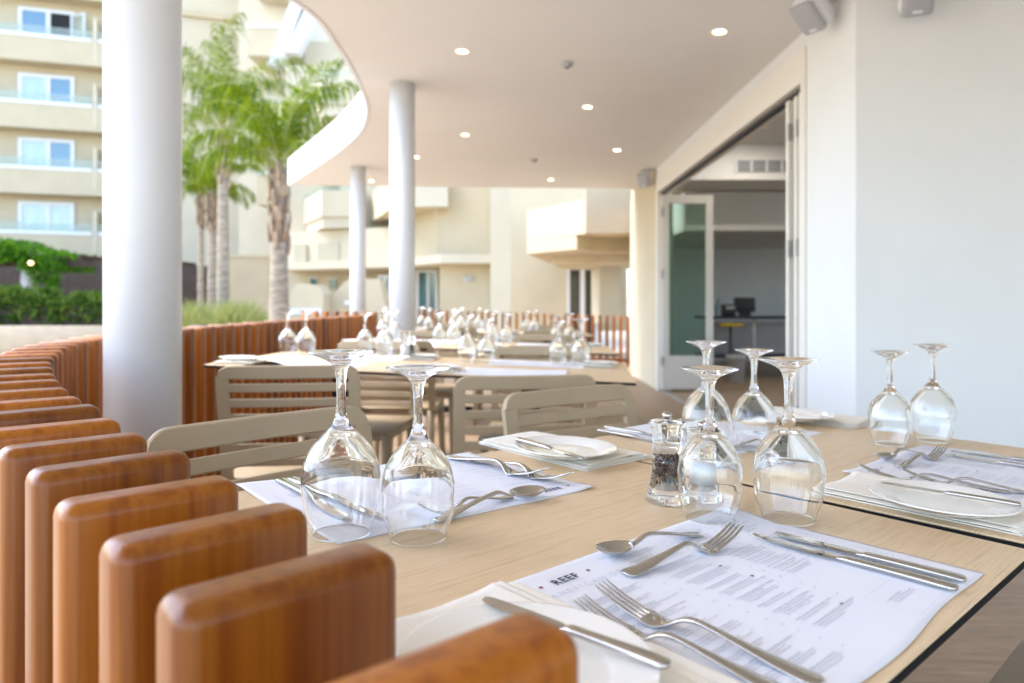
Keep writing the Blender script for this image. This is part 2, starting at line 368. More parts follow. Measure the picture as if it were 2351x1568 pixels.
o.location.z = 3.099; il = bpy.data.lights.new('lamp_light', 'AREA'); il.shape = 'DISK'; il.size = .1; il.energy = 3.5; il.color = (1,.9,.78); ilo = bpy.data.objects.new('lamp_light', il); COL.objects.link(ilo); ilo.parent = o; ilo.location = (0,0,-.012); link('trim_ring', dl_ring, o); link('lens', dl_lens, o); link('reflector', dl_refl, o)
p = W(1677,590,13.55); d_ = thing('room_door', 'plain white door in the back wall of the room', 'door', (p.x,13.55,-.08))
MB().box((-.36,0,0),(.36,.045,2.0)).build('door_panel', M['white_paint'], d_); MB().box((-.42,.02,0),(-.365,.049,2.06)).build('door_frame', M['frame_white'], d_)
MB().tube([(-.30,-.03,1.0),(-.24,-.05,1.0),(-.18,-.05,1.0)], .012).build('handle', M['dark'], d_)
MB().prism([(WX+.005,10.752),(WX+.2,10.752),(2.44,13.7),(2.24,13.7)], -.2, 2.7).build('wall_panel', M['cream_pale'], wall)
structure(MB().box((x0,3.96,-.31),(x1,13.6,-.062)).build('room_floor', M['deck']))
cb = W(1725,760,10.6)
c = thing('service_counter', 'dark service counter with steel legs inside the room', 'counter', (cb.x,10.6,-.08))
MB().box((-.75,-.3,.86),(1.2,.35,.90)).build('counter_top', M['dark'], c)
m = MB(); m.box((-.70,.0,.35),(1.15,.03,.82)); m.build('back_panel', M['grey_floor'], c)
MB().box((-.75,-.25,.3),(1.2,.3,.34)).build('shelf', M['dark'], c)
for sx in (-.72,-.05,1.16): MB().tube([(sx,-.27,0),(sx,-.27,.86)], .022).build('leg', M['grey_floor'], c)
o = thing('till_screen', 'black flat screen on the counter inside the room', 'screen', (W(1712,730,10.6).x,10.65,.825))
MB().rbox((-.16,-.02,.05),(.16,.02,.27),.012,2).build('screen', M['dark'], o); MB().box((-.07,-.06,0),(.07,.06,.05)).build('stand', M['dark'], o)
o = thing('printer', 'small dark boxy machine beside the screen on the counter', 'machine', (W(1672,735,10.6).x,10.6,.825))
MB().rbox((-.09,-.09,0),(.09,.09,.17),.02,2).build('body', M['dark'], o); MB().box((-.06,-.095,.1),(.06,-.091,.14)).build('slot', M['grey'], o)
o = thing('water_bottle', 'pale blue bottle standing on the left of the room counter', 'bottle', (W(1648,730,10.45).x,10.42,.825))
MB().lathe([(0,0),(.035,0),(.037,.02),(.037,.17),(.015,.21),(.015,.24),(0,.24)], 16).build('body', M['blue_bottle'], o); MB().lathe([(0,.24),(.017,.24),(.017,.26),(0,.26)], 12).build('cap', M['blue_bottle'], o)
o = thing('yellow_tray', 'flat yellow tray sticking out at the front of the room counter', 'tray', (W(1680,757,10.25).x,10.3,.30))
MB().rbox((-.16,-.1,.38),(.16,.1,.42),.012,2).build('tray_dish', M['yellow'], o)
m = MB(); m.tube([(0,0,-.36),(0,0,.38)], .02, 8); m.build('pedestal', M['dark'], o)
o = thing('waste_bin', 'white bin on the floor below the room counter', 'bin', (W(1690,880,9.75).x,9.75,-.062))
MB().lathe([(0,0),(.10,0),(.125,.33),(.13,.33),(.13,.35),(.118,.35),(.10,.02),(0,.02)], 20).build('bin_body', M['white_paint'], o)
MB().lathe([(.128,.352),(.134,.352),(.134,.366),(.128,.366)], 20, close=True).build('rim', M['speaker'], o)

# ------------------------------------------------------------------ slatted fence
slat_me = MB().rbox((-.0675,-.0225,0), (.0675,.0225,.847), .0125, 4).mesh('slat', M['slat'])
rail_m = M['slat']
def fence(label, path, pitch=.12, out=.0675, top=.85, start=0, first=0, group='slatted timber fences'):
    f = thing('slat_fence', label, 'fence', (path[0][0], path[0][1], 0), 0, group)
    pts = [Vector((x, y)) for x, y in path]
    acc = start; rail = []
    for i in range(len(pts)-1):
        a, b = pts[i], pts[i+1]; L = (b-a).length; t = (b-a)/L; nrm = Vector((-t.y, t.x))
        while acc < L:
            q = a + t*acc; c = q + nrm*out
            s = link('slat', slat_me, f); ang = math.atan2(nrm.y, nrm.x) + R(random.uniform(-1.5,1.5)) + (math.pi if random.random() < .5 else 0)
            s.matrix_local = Matrix.Translation((c.x - path[0][0], c.y - path[0][1], top - .847 + fall(c.x) + (.008 if first else random.uniform(-.002,.002)))) @ Matrix.Rotation(ang, 4, 'Z')
            acc += pitch + first; first = 0
        acc -= L
        c = a + nrm*out; rail.append((c.x - path[0][0], c.y - path[0][1], .08 + fall(c.x)))
    c = pts[-1] + nrm*out; rail.append((c.x - path[0][0], c.y - path[0][1], .08 + fall(c.x)))
    MB().tube(rail, .028, 4).build('rail', rail_m, f)
    return f
inner = [(.1205,.239),(.0345,.3356),(-.071,.455),(-.152,.543),(-.241,.633),(-.313,.712),(-.403,.80),(-.481,.89),(-.564,.988),(-.639,1.074),(-.719,1.17),(-.81,1.29),(-.92,1.45),(-1.02,1.60),(-1.11,1.76),(-1.19,1.92),(-1.26,2.08),(-1.34,2.35),(-1.41,2.75),(-1.45,3.3),(-1.455,4.0),(-1.45,5.0),(-1.42,6.2),(-1.38,7.3)]
fence('near curved fence of upright reddish brown slats wrapping the left of the terrace', smooth_path(inner, 4), .12, start=.150, first=.036)
fence('short far fence of brown slats in front of the most distant column', [(-1.55,8.75),(-2.35,8.25)][::-1], .12, out=.0675)
fence('widely spaced brown slat fence closing the far end of the terrace', [(2.0,12.4),(-1.75,12.4)], .12, out=-.0675)

# ------------------------------------------------------------------ tables
def table(label, cx, cy, rz, lx, ly, group='wooden topped tables'):
    t = thing('table', label, 'table', (cx, cy, fall(cx)), rz, group)
    place(t, (cx, cy, fall(cx)), rz, True)
    MB().rbox((-lx/2,-ly/2,.747), (lx/2,ly/2,.75), .0014, 1, smooth=False).build('tabletop', M['laminate'], t)
    MB().rbox((-lx/2+.0005,-ly/2+.0005,.738), (lx/2-.0005,ly/2-.0005,.7468), .001, 1, smooth=False).build('edge_board', M['core'], t)
    MB().box((-.06,-.06,.70),(.06,.06,.738)).build('mounting_plate', M['core'], t)
    MB().tube([(0,0,.03),(0,0,.70)], .038, 16).build('pedestal', M['core'], t)
    for k in range(4):
        a = k*math.pi/2 + math.pi/4; MB().tube([(0,0,.05),(.30*math.cos(a),.30*math.sin(a),.022)], [.03,.018], 8, flat=.7).build('foot', M['core'], t)
    return t
def en(e, n): return EV*e + NV*n
A_c = en(.624,.584); table('pale wood table nearest the camera, set with two places beside the fence', A_c.x, A_c.y, E_ANG, .680, .752)
B_c = en(1.352,.575); table('pale wood table pushed up to the nearest one, close to the white wall', B_c.x, B_c.y, R(44.7), .742, .752)
r2 = R(-5)
def row(cx, cy, rz, side): 
    return (cx + side*.393*math.cos(rz), cy + side*.393*math.sin(rz))
ROWS = [(-.335, 2.945, R(-6), 'second'), (-.20, 4.36, R(-2), 'third'), (-.1, 6.5, R(0), 'fourth')]
for cx, cy_, rz, nm in ROWS:
    for s, sn in ((-1, 'left'), (1, 'right')):
        x, y = row(cx, cy_, rz, s); table('pale wood table, %s of the pair in the %s row from the camera' % (sn, nm), x, y, rz, .784, .76)

# ------------------------------------------------------------------ chairs
def make_chair(label):
    c = thing('chair', label, 'chair', group='taupe slat back chairs')
    w = .205
    def back(x, z):        # point on the leaning, slightly dished back
        return Vector((x, -.19 - .20*(z-.45) - .012*(1-(x/w)**2), z))
    s = MB(); s.rbox((-.21,-.19,.428),(.21,.23,.446),.008,2)
    s.build('seat', M['resin'], c)
    m = MB(); m.rbox((-.19,-.17,.395),(.19,-.14,.428),.005,1); m.rbox((-.19,.18,.395),(.19,.21,.428),.005,1); m.rbox((-.20,-.14,.395),(-.17,.18,.428),.005,1); m.rbox((.17,-.14,.395),(.20,.18,.428),.005,1)
    m.build('seat_frame', M['resin'], c)
    # frame: inverted U with rounded top corners, flat band section
    def band(zc, h, x0, x1, th=.013, nseg=12, roundtop=0):
        rings = []
        for i in range(nseg+1):
            x = x0 + (x1-x0)*i/nseg; hh0, hh1 = zc-h/2, zc+h/2
            dx = min(x-x0, x1-x)
            if roundtop and dx < roundtop: hh1 -= roundtop - math.sqrt(max(0, roundtop**2 - (roundtop-dx)**2))
            p0, p1 = back(x, hh0), back(x, max(hh1, hh0+.004)); t = Vector((0, th/2, 0)); b_ = .003
            rings.append([p0-t+Vector((0,0,b_)), p0-t*.5, p0+t*.5, p0+t+Vector((0,0,b_)), p1+t-Vector((0,0,b_)), p1+t*.5, p1-t*.5, p1-t-Vector((0,0,b_))])
        return MB().ring_strip(rings, smooth=False)
    xs = [.205]
    band(.779, .042, -.212, .212, .016, 48, .042).build('top_rail', M['resin'], c)
    for k in range(6):
        zc = .731 - k*.047; ww = .1785
        band(zc, .0265, -ww, ww).build('slat', M['resin'], c)
    for sx in (-1, 1):
        rings = []
        for z in (.43,.5,.58,.66,.74,.765):
            p = back(sx*.1955, z); h = .0175; t = .0079
            rings.append([p+Vector((-h,-t,0)), p+Vector((h,-t,0)), p+Vector((h,t,0)), p+Vector((-h,t,0))])
        MB().ring_strip(rings, smooth=False).build('stile', M['resin'], c)
        for y0, y1 in ((.205,.235), (-.175,-.225)):
            MB().tube([(sx*.185,y0,.43),(sx*.19,(y0+y1)/2,.2),(sx*.198,y1,0)], [.021,.019,.016], 10).build('leg', M['resin'], c)
    return c
chair0 = make_chair('taupe chair tucked behind the nearest table, top rail crossing the near column')
used = []
def put_chair(label, x, y, face):                # face: angle the sitter looks towards
    o = chair0 if not used else copy_thing(chair0, label); used.append(o)
    o['label'] = label; place(o, (x, y, fall(x)), face - math.pi/2)
def back_at(bx, by, face):                       # put the chair so that its top rail is centred on bx, by
    return bx + .26*math.cos(face), by + .26*math.sin(face)
fa = E_ANG - math.pi/2
for lab, bx, by, f in [(chair0['label'], -.44, 1.295, R(46.5)-math.pi/2), ('taupe resin chair behind the pepper mill on the far side of the two joined tables', .15, 1.857, R(34.6)-math.pi/2)]:
    x, y = back_at(bx, by, f); put_chair(lab, x, y, f)
q = en(1.42,.09); put_chair('taupe chair under the table by the wall, seat corner at the bottom right', q.x, q.y, E_ANG + math.pi/2)
for i, (cx, cy_, rz, nm) in enumerate(ROWS):
    for s, sn in ((-1, 'left'), (1, 'right')):
        tx, ty = row(cx, cy_, rz, s)
        f = math.pi/2 + rz + R(random.uniform(-3,3)); dn = (.80 if i == 0 else .66) 
        dx = .13 if (i == 0 and s < 0) else (.0 if i else .07)
        bx, by = tx + dx + dn*math.sin(rz), ty - dn*math.cos(rz); x, y = back_at(bx, by, f + (R(10) if i == 0 else 0))
        put_chair('taupe chair with its back to the camera, %s table of %s row' % (sn, nm), x, y, f + (R(10) if i == 0 else 0))
        f = -math.pi/2 + rz + R(random.uniform(-3,3)); dn = .60
        bx, by = tx - dn*math.sin(rz), ty + dn*math.cos(rz); x, y = back_at(bx, by, f)
        put_chair('taupe chair facing the camera across the %s table of the %s row' % (sn, nm), x, y, f)

# ------------------------------------------------------------------ place mats
def text_mesh(s, size, align='LEFT', ox=.0, spacing=1.0):
    cu = bpy.data.curves.new('text', 'FONT'); cu.body = s; cu.size = size; cu.align_x = align; cu.space_character = spacing; cu.resolution_u = 2; cu.offset = ox
    o = bpy.data.objects.new('text', cu); me = bpy.data.meshes.new_from_object(o)
    vs = [tuple(v.co) for v in me.vertices]; fs = [tuple(p.vertices) for p in me.polygons]
    bpy.data.objects.remove(o); bpy.data.meshes.remove(me); bpy.data.curves.remove(cu); return vs, fs
MW, MH = .402, .290
def make_mat(label, corner, ang, bumps, edge_wave=0, lift=0):
    t = thing('place_mat', label, 'place mat', (corner.x, corner.y, .7512 + fall(corner.x)), ang, 'printed paper place mats', tilt=True)
    def h(x, y):                                # sheet height over the table, page runs x right, y down (negative)
        z = 0
        for bx, by, r, a in bumps: z += a*math.exp(-((x-bx)**2 + (y+by)**2)/r**2)
        return z
    def wob(x, y): return edge_wave*math.sin(x*26+.6)*max(0, (-y-(MH-.05))/.05)**1.5
    nx, ny = 48, 36; vs = []; fs = []
    for j in range(ny+1):
        for i in range(nx+1):
            x, y = MW*i/nx, -MH*j/ny; vs.append((x, y + wob(x, y), h(x, y)))
    for j in range(ny):
        for i in range(nx): a = j*(nx+1)+i; fs.append((a, a+nx+1, a+nx+2, a+1))
    me = MB().add(vs, fs, True).build('sheet', M['paper'], t)
    sm = me.modifiers.new('thickness', 'SOLIDIFY'); sm.thickness = .0004; sm.offset = -1
    ink, dark, red, green = MB(), MB(), MB(), MB()
    lift_ = .0009
    def put(mb, tm, x, y, ang=0):
        ca, sa = math.cos(ang), math.sin(ang); v = []
        for px, py, _ in tm[0]:
            X, Y = x + px*ca - py*sa, y + px*sa + py*ca; v.append((X, Y + wob(X, Y), h(X, Y) + lift_))
        mb.add(v, tm[1])
    def bar(mb, x, y, w, hh): put(mb, ([(0,0,0),(w/2,0,0),(w,0,0),(w,hh,0),(w/2,hh,0),(0,hh,0)], [(0,1,4,5),(1,2,3,4)]), x, y)
    # heading: two dots and the name between hairlines
    put(dark, text_mesh('REEF', .0150, 'CENTER', .00035, 1.15), .060, -.0335)
    put(ink, text_mesh('AMERICAN GRILL', .0112, 'LEFT', 0, 1.5), .018, -.053)
    bar(ink, .044, -.0185, .032, .0005); bar(ink, .044, -.0375, .032, .0005)
    for dx in (.027, .094):
        put(red, ([(.0022*math.cos(k*math.pi/6), .0022*math.sin(k*math.pi/6), 0) for k in range(12)], [tuple(range(12))]), dx, -.028)
    rnd = random.Random(11)
    def para(x, y, wmax, lines, bold=False):
        for k in range(lines):
            xx = x + (0 if k == 0 else .003); end = x + wmax*rnd.uniform(.55,1.0)
            while xx < end:
                ww = rnd.uniform(.006,.016); bar(ink, xx, y - k*.0036, ww, .0011 if k else .0015); xx += ww + .0010
    y = -.070
    put(dark if 0 else ink, text_mesh('Starters', .0062), .022, y); y -= .009
    while y > -.272:
        L = rnd.choice((2,3,3)); para(.024, y, .085, L); bar(ink, .122, y, .004, .0012); y -= .0036*L + .0065
    y = -.018
    put(ink, text_mesh('Main Courses', .0066), .125, y); y -= .009
    while y > -.235:
        L = rnd.choice((2,3,4)); para(.142, y, .072, L); bar(ink, .226, y, .004, .0012); 
        if rnd.random() < .25: bar(green, .205, y, .004, .003)
        y -= .0036*L + .0062
    y = -.016
    for hd, nblk in ((None,9), ('Desserts',10)):
        if hd: put(ink, text_mesh(hd, .0066), .240, y); y -= .008
        for k in range(nblk): para(.243, y, .055, 2 if k % 2 else 1); bar(ink, .306, y, .004, .0012); y -= .0085 if k % 2 else .006
        y -= .008
    y = -.020
    for hd, nblk in ((None,9), ('Drinks',9), ('Tea & Coffee',8)):
        if hd: put(ink, text_mesh(hd, .0066), .328, y); y -= .009
        for k in range(nblk): para(.331, y, .034, 1); bar(ink, .380, y, .004, .0012); y -= .0062
        y -= .010
    for (x0, y0, x1, y1) in ((.236,-.235,.330,-.235), (.236,-.282,.330,-.282)): bar(ink, x0, y0, x1-x0, .0004)
    for x0 in (.236,.330): put(ink, ([(0,0,0),(.0004,0,0),(.0004,.047,0),(0,.047,0)], [(0,1,2,3)]), x0, -.282)
    para(.246, -.252, .05, 3)
    for nm, mb, mm in (('menu_print', ink, 'ink'), ('heading_print', dark, 'ink_dark'), ('red_dot_print', red, 'ink_red'), ('leaf_mark_print', green, 'ink_green')):
        if mb.f: mb.build(nm, M[mm], t)
    return t
def P3(u, v, z=.75): return PT(u, v, z)
make_mat('printed paper place mat under the two crossed forks in the foreground', PT(1144,1350), R(44.5), [(.02,.29,.05,.004),(.402,.02,.03,.004)], .0022)
make_mat('printed paper place mat on the left, under the pair of large upturned glasses', PT(1367,1122), R(41.5+180), [(.40,.28,.05,.003),(.0,.0,.03,.003)])
make_mat('printed paper place mat at the right edge, beside the bread plate', PT(1933,1087), R(43.8), [(.0,.0,.03,.003),(.4,.1,.05,.004)])
make_mat('printed paper place mat at the back, behind the salt and pepper mills', PT(1891,995), R(44.2+180), [(.39,.27,.05,.006)])

# ------------------------------------------------------------------ wine glasses
def glass_mesh(H, rim, maxr, foot, name):
    # upturned: rim down at z = 0; closed profile, outer then inner
    k = H/.2
    out = [(rim,.0),(rim+.0035,.012*k),(rim+.0085,.028*k),(maxr-.0012,.045*k),(maxr,.058*k),(maxr-.0012,.070*k),(maxr*.87,.085*k),(maxr*.68,.0985*k),(maxr*.47,.108*k),(maxr*.30,.115*k),(.0085,.122*k),(.0060,.131*k),(.0050,.145*k),(.0050,.158*k),(.0056,.170*k),(.0075,.180*k),(.0115,.1865*k),(.020,.1915*k),(foot-.004,.1960*k),(foot,.1975*k),(foot+.0002,.1985*k),(foot-.001,.1997*k),(foot-.010,.1995*k),(.012,.1975*k),(0,.1965*k)]
    inn = [(0,.1085*k),(maxr*.16,.108*k),(maxr*.36,.1035*k),(maxr*.60,.0935*k),(maxr*.82,.081*k),(maxr-.0034,.068*k),(maxr-.0019,.057*k),(maxr-.0030,.045*k),(rim+.0072,.028*k),(rim+.0022,.012*k),(rim-.0011,.0)]
    prof = smooth_path(out, 3) + smooth_path(inn, 3) + [(rim-.0006,-.0004),(rim,.0)]
    return MB().lathe([(max(r, .00001), z) for r, z in prof], 56).mesh(name, M['glass'])
TALL = glass_mesh(.200, .0315, .0432, .0358, 'wine_glass'); SHORT = glass_mesh(.186, .0300, .0398, .0344, 'wine_glass')
LOW_T = TALL; LOW_S = SHORT
def put_glass(tall, p, label, z=0):
    o = link('wine_glass', TALL if tall else SHORT); place(o, (p.x, p.y, .7522 + fall(p.x) + z), random.uniform(0, 6))
    tag(o, label, 'wine glass', 'upturned wine glasses')
put_glass(1, PT(783,1228), 'large upturned wine glass, left of the pair on the left place mat')
put_glass(0, PT(960,1238), 'upturned wine glass standing left of the centre, right of the foreground pair and shorter')
put_glass(0, PT(1629,1192), 'upturned wine glass in front of the salt mill, beside the pepper mill')
put_glass(1, PT(1810,1195), 'large upturned wine glass to the right of the mills, over the table seam')
put_glass(1, PT(1621,1037), 'upturned wine glass behind the pepper mill on the back place mat, taller of that pair')
put_glass(0, PT(1731,1033), 'upturned wine glass before the dark doorway on the back place mat, shorter of that pair')
put_glass(0, PT(2043,1022), 'upturned wine glass against the white wall, left and shorter of that pair')
put_glass(1, PT(2141,1014), 'upturned wine glass against the white wall, right and taller of that pair')
def pairs(row_n, spots):
    for (u0, v0), (u1, v1), t0, wh in spots:
        put_glass(t0, PT(u0, v0), 'left upturned wine glass of the %s pair on the %s row of tables' % (wh.replace(' place',''), row_n))
        put_glass(1-t0, PT(u1, v1), 'right upturned wine glass of the %s pair on the %s row of tables' % (wh.replace(' place',''), row_n))
pairs('second', [((660,809),(702,816),0,'far left place'), ((838,808),(883,817),0,'left centre place'), ((1072,830),(1117,833),1,'right centre place'), ((1281,836),(1333,839),0,'far right place')])
pairs('third', [((879,776),(906,780),1,'far left place'), ((1008,790),(1042,792),0,'left centre place'), ((1131,786),(1163,789),1,'right centre place'), ((1277,784),(1308,787),0,'far right place')])
pairs('fourth', [((968,756),(984,758),1,'far left place'), ((1040,758),(1058,760),0,'left centre place'), ((1098,757),(1114,759),1,'right centre place'), ((1208,761),(1226,762),0,'far right place')])

# ------------------------------------------------------------------ salt and pepper mills
def mill(label, p, H, pepper):
    k = H/.121
    o = thing('pepper_mill' if pepper else 'salt_mill', label, 'mill', (p.x, p.y, .7502 + fall(p.x)), 0, 'clear salt and pepper mills')
    prof = smooth_path([(0,.0005),(.026,.0005),(.0272,.003),(.026,.012),(.0225,.024),(.0198,.040),(.0188,.058),(.0190,.076),(.0196,.088),(.0215,.098),(.0238,.104),(.0243,.1065),(.022,.108),(0,.108)], 2)
    inn = [(.0001,.018),(.0172,.018),(.0164,.05),(.0164,.080),(.0001,.080)]
    m = MB().lathe([(max(r,.00002), z*k) for r, z in prof], 40); m.lathe([(r, z*k) for r, z in inn[::-1]], 28)
    link('body', m.mesh('body', M['acrylic'], False), o)
    MB().lathe([(0,.108*k),(.006,.108*k),(.004,.110*k),(.0058,.1125*k),(.0072,.116*k),(.0058,.1195*k),(.0001,.121*k)], 20).build('knob', M['steel'], o)
    MB().lathe([(.0001,.0195*k),(.0135,.0195*k),(.0135,.026*k),(.0001,.026*k)], 24).build('grinder', M['dark'] if pepper else M['grey'], o)
    if pepper:
        g = MB(); rnd = random.Random(3); n = 0
        ico = bmesh.new(); bmesh.ops.create_icosphere(ico, subdivisions=1, radius=1); iv = [v.co.copy() for v in ico.verts]; iff = [[v.index for v in f.verts] for f in ico.faces]; ico.free()
        for layer in range(11):
            for k_ in range(24):
                rr = rnd.choice((.0150,.0153,.0105,.004)); a = rnd.uniform(0, 6.28); r = rnd.uniform(.0023,.0030)
                c = Vector((rr*math.cos(a), rr*math.sin(a), (.0285 + layer*.0036 + rnd.uniform(-.001,.001))*k)); g.add([c + v*r*rnd.uniform(.92,1.05) for v in iv], iff, True)
        stuff(g.build('peppercorns', M['pepper'], o))
    else:
        MB().lathe([(.0001,.0265*k),(.01715,.0265*k),(.0168,.069*k),(.006,.0745*k),(.0001,.073*k)], 24).build('salt_fill', M['salt'], o)
mill('clear pepper mill full of dark peppercorns, left of the two mills', PT(1531,1152), .121, True)
mill('clear salt mill half hidden behind an upturned wine glass', PT(1612,1145), .106, False)
for lab, u, v, pep in [('small salt mill on the left table of the second row', 930, 826, 0), ('small pepper mill beside the salt mill on the left table of the second row', 942, 822, 1)]:
    mill(lab, PT(u, v), .115, pep)

# ------------------------------------------------------------------ cutlery
def sweep(prof, mb, nseg=10, xoff=None, arch=.25):
    rings = []
    for i, (s, z, hw, th) in enumerate(prof):
        xo = xoff[i] if xoff else 0; r = []
        for k in range(nseg):
            a = 2*math.pi*k/nseg; c, sn = math.cos(a), math.sin(a)
            ex = math.copysign(abs(c)**.7, c); ez = math.copysign(abs(sn)**.8, sn)
            r.append((xo + hw*ex, s, z + th*.5*ez - arch*th*(ex*ex)))
        rings.append(r)
    mb.ring_strip(rings)
def dense(prof, k=4): return smooth_path(prof, k)
def fork_mesh(L, name):
    k = L/.20; m = MB(); S = lambda p: [(s*k, z, hw*k*1.12, th*1.1) for s, z, hw, th in p]
    handle = S(dense([(.050,.0042,.0122,.0016),(.057,.0024,.0121,.0018),(.065,.0024,.0105,.0022),(.074,.0058,.0066,.0028),(.084,.0112,.0039,.0034),(.095,.0140,.0034,.0035),(.110,.0130,.0037,.0032),(.140,.0085,.0056,.0026),(.170,.0042,.0085,.0024),(.190,.0026,.0098,.0024),(.1975,.0024,.0075,.0022),(.200,.0024,.003,.0018)]))
    sweep(handle, m)
    for t in range(4):
        x = (-.0094 + t*.00627)*k
        p = dense([(.000,.0190,.0008,.0010),(.006,.0165,.0014,.0016),(.018,.0115,.0018,.0019),(.034,.0068,.0020,.0018),(.046,.0046,.0023,.0016),(.054,.0034,.0026,.0015)], 3); p = S(p)
        sweep(p, m, 8, [x*(1 - .06*(1-i/len(p))) for i in range(len(p))])
    return m.mesh(name, M['steel'])
def spoon_mesh(L, name):
    k = L/.20; m = MB(); S = lambda p: [(s*k, z, hw*k*1.12, th*1.1) for s, z, hw, th in p]
    sweep(S(dense([(.058,.0100,.0032,.0026),(.066,.0090,.0040,.003),(.074,.0112,.0040,.0032),(.086,.0150,.0035,.0035),(.100,.0155,.0035,.0033),(.140,.0100,.0055,.0026),(.170,.0050,.0085,.0024),(.190,.0028,.0100,.0024),(.1975,.0024,.0078,.0022),(.200,.0024,.003,.0018)])), m)
    a, b, nr, ns = .0315*k, .0205*k, 9, 36; vs = []; fs = []; cy0 = .0315*k
    for side in (0, 1):
        o = len(vs)
        for i in range(nr+1):
            rr = i/nr
            for q in range(ns):
                an = 2*math.pi*q/ns; y = math.cos(an)*rr; x = math.sin(an)*rr
                z = .0008 + .0092*(rr**2.1) + (.0012 if side == 0 and i < nr else 0) + (.0004 if side == 0 and i == nr else 0)
                vs.append((x*b*(1 - .13*y), cy0 + y*a, z))
        for i in range(nr):
            for q in range(ns):
                q2 = (q+1) % ns; fs.append((o+i*ns+q, o+i*ns+q2, o+(i+1)*ns+q2, o+(i+1)*ns+q))
    o2 = (nr+1)*ns
    for q in range(ns):
        q2 = (q+1) % ns; fs.append((nr*ns+q, nr*ns+q2, o2+nr*ns+q2, o2+nr*ns+q))
    m.add(vs, fs, True); return m.mesh(name, M['steel'])
def knife_mesh(L, name, steak):
    k = L/.22; m = MB()
    hd = [(.104,.0036,.0055,.003),(.112,.004,.0062,.0062),(.118,.0042,.0070,.0068),(.150,.0042,.0072,.0070),(.190,.0042,.0085,.0068),(.212,.004,.0090,.0064),(.218,.0038,.0072,.0054),(.220,.0036,.003,.003)]
    sweep([(s*k, z, h*k, t) for s, z, h, t in dense(hd)], m, 12, None, 0)
    if steak: bl = [(0,-.0065,-.006),(.010,-.0072,-.0005),(.025,-.0078,.0035),(.045,-.0078,.0065),(.070,-.0072,.0085),(.092,-.0065,.0080),(.104,-.0055,.0055)]
    else: bl = [(0,-.004,-.001),(.004,-.0072,.004),(.014,-.0088,.0072),(.035,-.0090,.0088),(.070,-.0082,.0088),(.094,-.0072,.0080),(.104,-.0055,.0055)]
    rings = []
    for i, (s, x0, x1) in enumerate(dense(bl, 6)):
        xe = x1 + (.0004*(i % 2) if steak and .03 < s < .085 else 0)
        rings.append([(x0*k, s*k, .0028),(x0*k, s*k, .0048),((x0*.4+xe*.6)*k, s*k, .0044),(xe*k, s*k, .0036),((x0*.4+xe*.6)*k, s*k, .0029)])
    m.ring_strip(rings, smooth=False); return m.mesh(name, M['steel'])
FORK, DFORK, SPOON, TKN, SKN, BKN = fork_mesh(.20,'fork'), fork_mesh(.165,'dessert_fork'), spoon_mesh(.165,'dessert_spoon'), knife_mesh(.215,'knife',False), knife_mesh(.22,'steak_knife',True), knife_mesh(.18,'butter_knife',False)
LEN = {'fork': .20, 'dessert_fork': .165, 'dessert_spoon': .165, 'knife': .215, 'steak_knife': .22, 'butter_knife': .18}
def lay(name, me, tip, end, label, z=.752, mirror=False, tilt_end=0, group='cutlery laid on the tables'):
    dz = {'fork': .018, 'dessert_fork': .016, 'dessert_spoon': .010}.get(name, .004); a, b = PT(*tip, z + dz), PT(*end, z + .003); d = (b - a); L = d.length; ang = math.atan2(d.y, d.x) - math.pi/2
    s = min(1.12, max(.88, L/LEN[name])); c = (a + b)/2
    o = link(name, me); base = c - Vector((d.x, d.y, 0)).normalized()*LEN[name]*s/2
    Mx = Matrix.Translation((base.x, base.y, z + fall(base.x))) @ TILT @ Matrix.Rotation(ang, 4, 'Z') @ Matrix.Rotation(tilt_end, 4, 'X') @ Matrix.Diagonal((-s if mirror else s, s, s, 1))
    o.matrix_basis = Mx; tag(o, label, {'fork':'fork','dessert_fork':'fork','dessert_spoon':'spoon'}.get(name, 'knife'), group); return o
MZ = .7524
# foreground setting
lay('fork', FORK, (1378,1336), (1888,1562), 'dinner fork on the foreground mat, upper of the two lying by the bread plate', MZ)
lay('fork', FORK, (1343,1372), (1800,1585), 'dinner fork on the foreground mat, lower of the two nearest the camera', MZ)
lay('dessert_fork', DFORK, (1690,1213), (1434,1316), 'small fork on the foreground mat with its tines pointing to the doorway wall', MZ)
lay('dessert_spoon', SPOON, (1374,1262), (1604,1222), 'small spoon at the head of the foreground mat, bowl towards the fence', MZ)
lay('steak_knife', SKN, (1720,1226), (2200,1352), 'pointed serrated knife on the foreground mat, nearer of the two knives', MZ)
lay('knife', TKN, (1780,1223), (2216,1331), 'round tipped knife on the foreground mat, farther of the two knives', MZ)
# left setting
lay('fork', FORK, (1251,1079), (1032,1046), 'fork near the napkin on the left mat, its handle farthest left of the two', MZ)
lay('fork', FORK, (1308,1089), (1085,1053), 'fork near the napkin on the left mat, its tines farthest right', MZ)
lay('dessert_spoon', SPOON, (1249,1118), (992,1193), 'shiny spoon on the front edge of the left mat', MZ)
lay('dessert_fork', DFORK, (967,1160), (1175,1138), 'small fork crossing under the spoon on the left mat', MZ)
lay('knife', TKN, (798,1186), (642,1101), 'knife on the left mat seen through the largest glass, left of the two', MZ)
lay('steak_knife', SKN, (890,1188), (666,1099), 'knife on the left mat passing between the two large glasses', MZ)
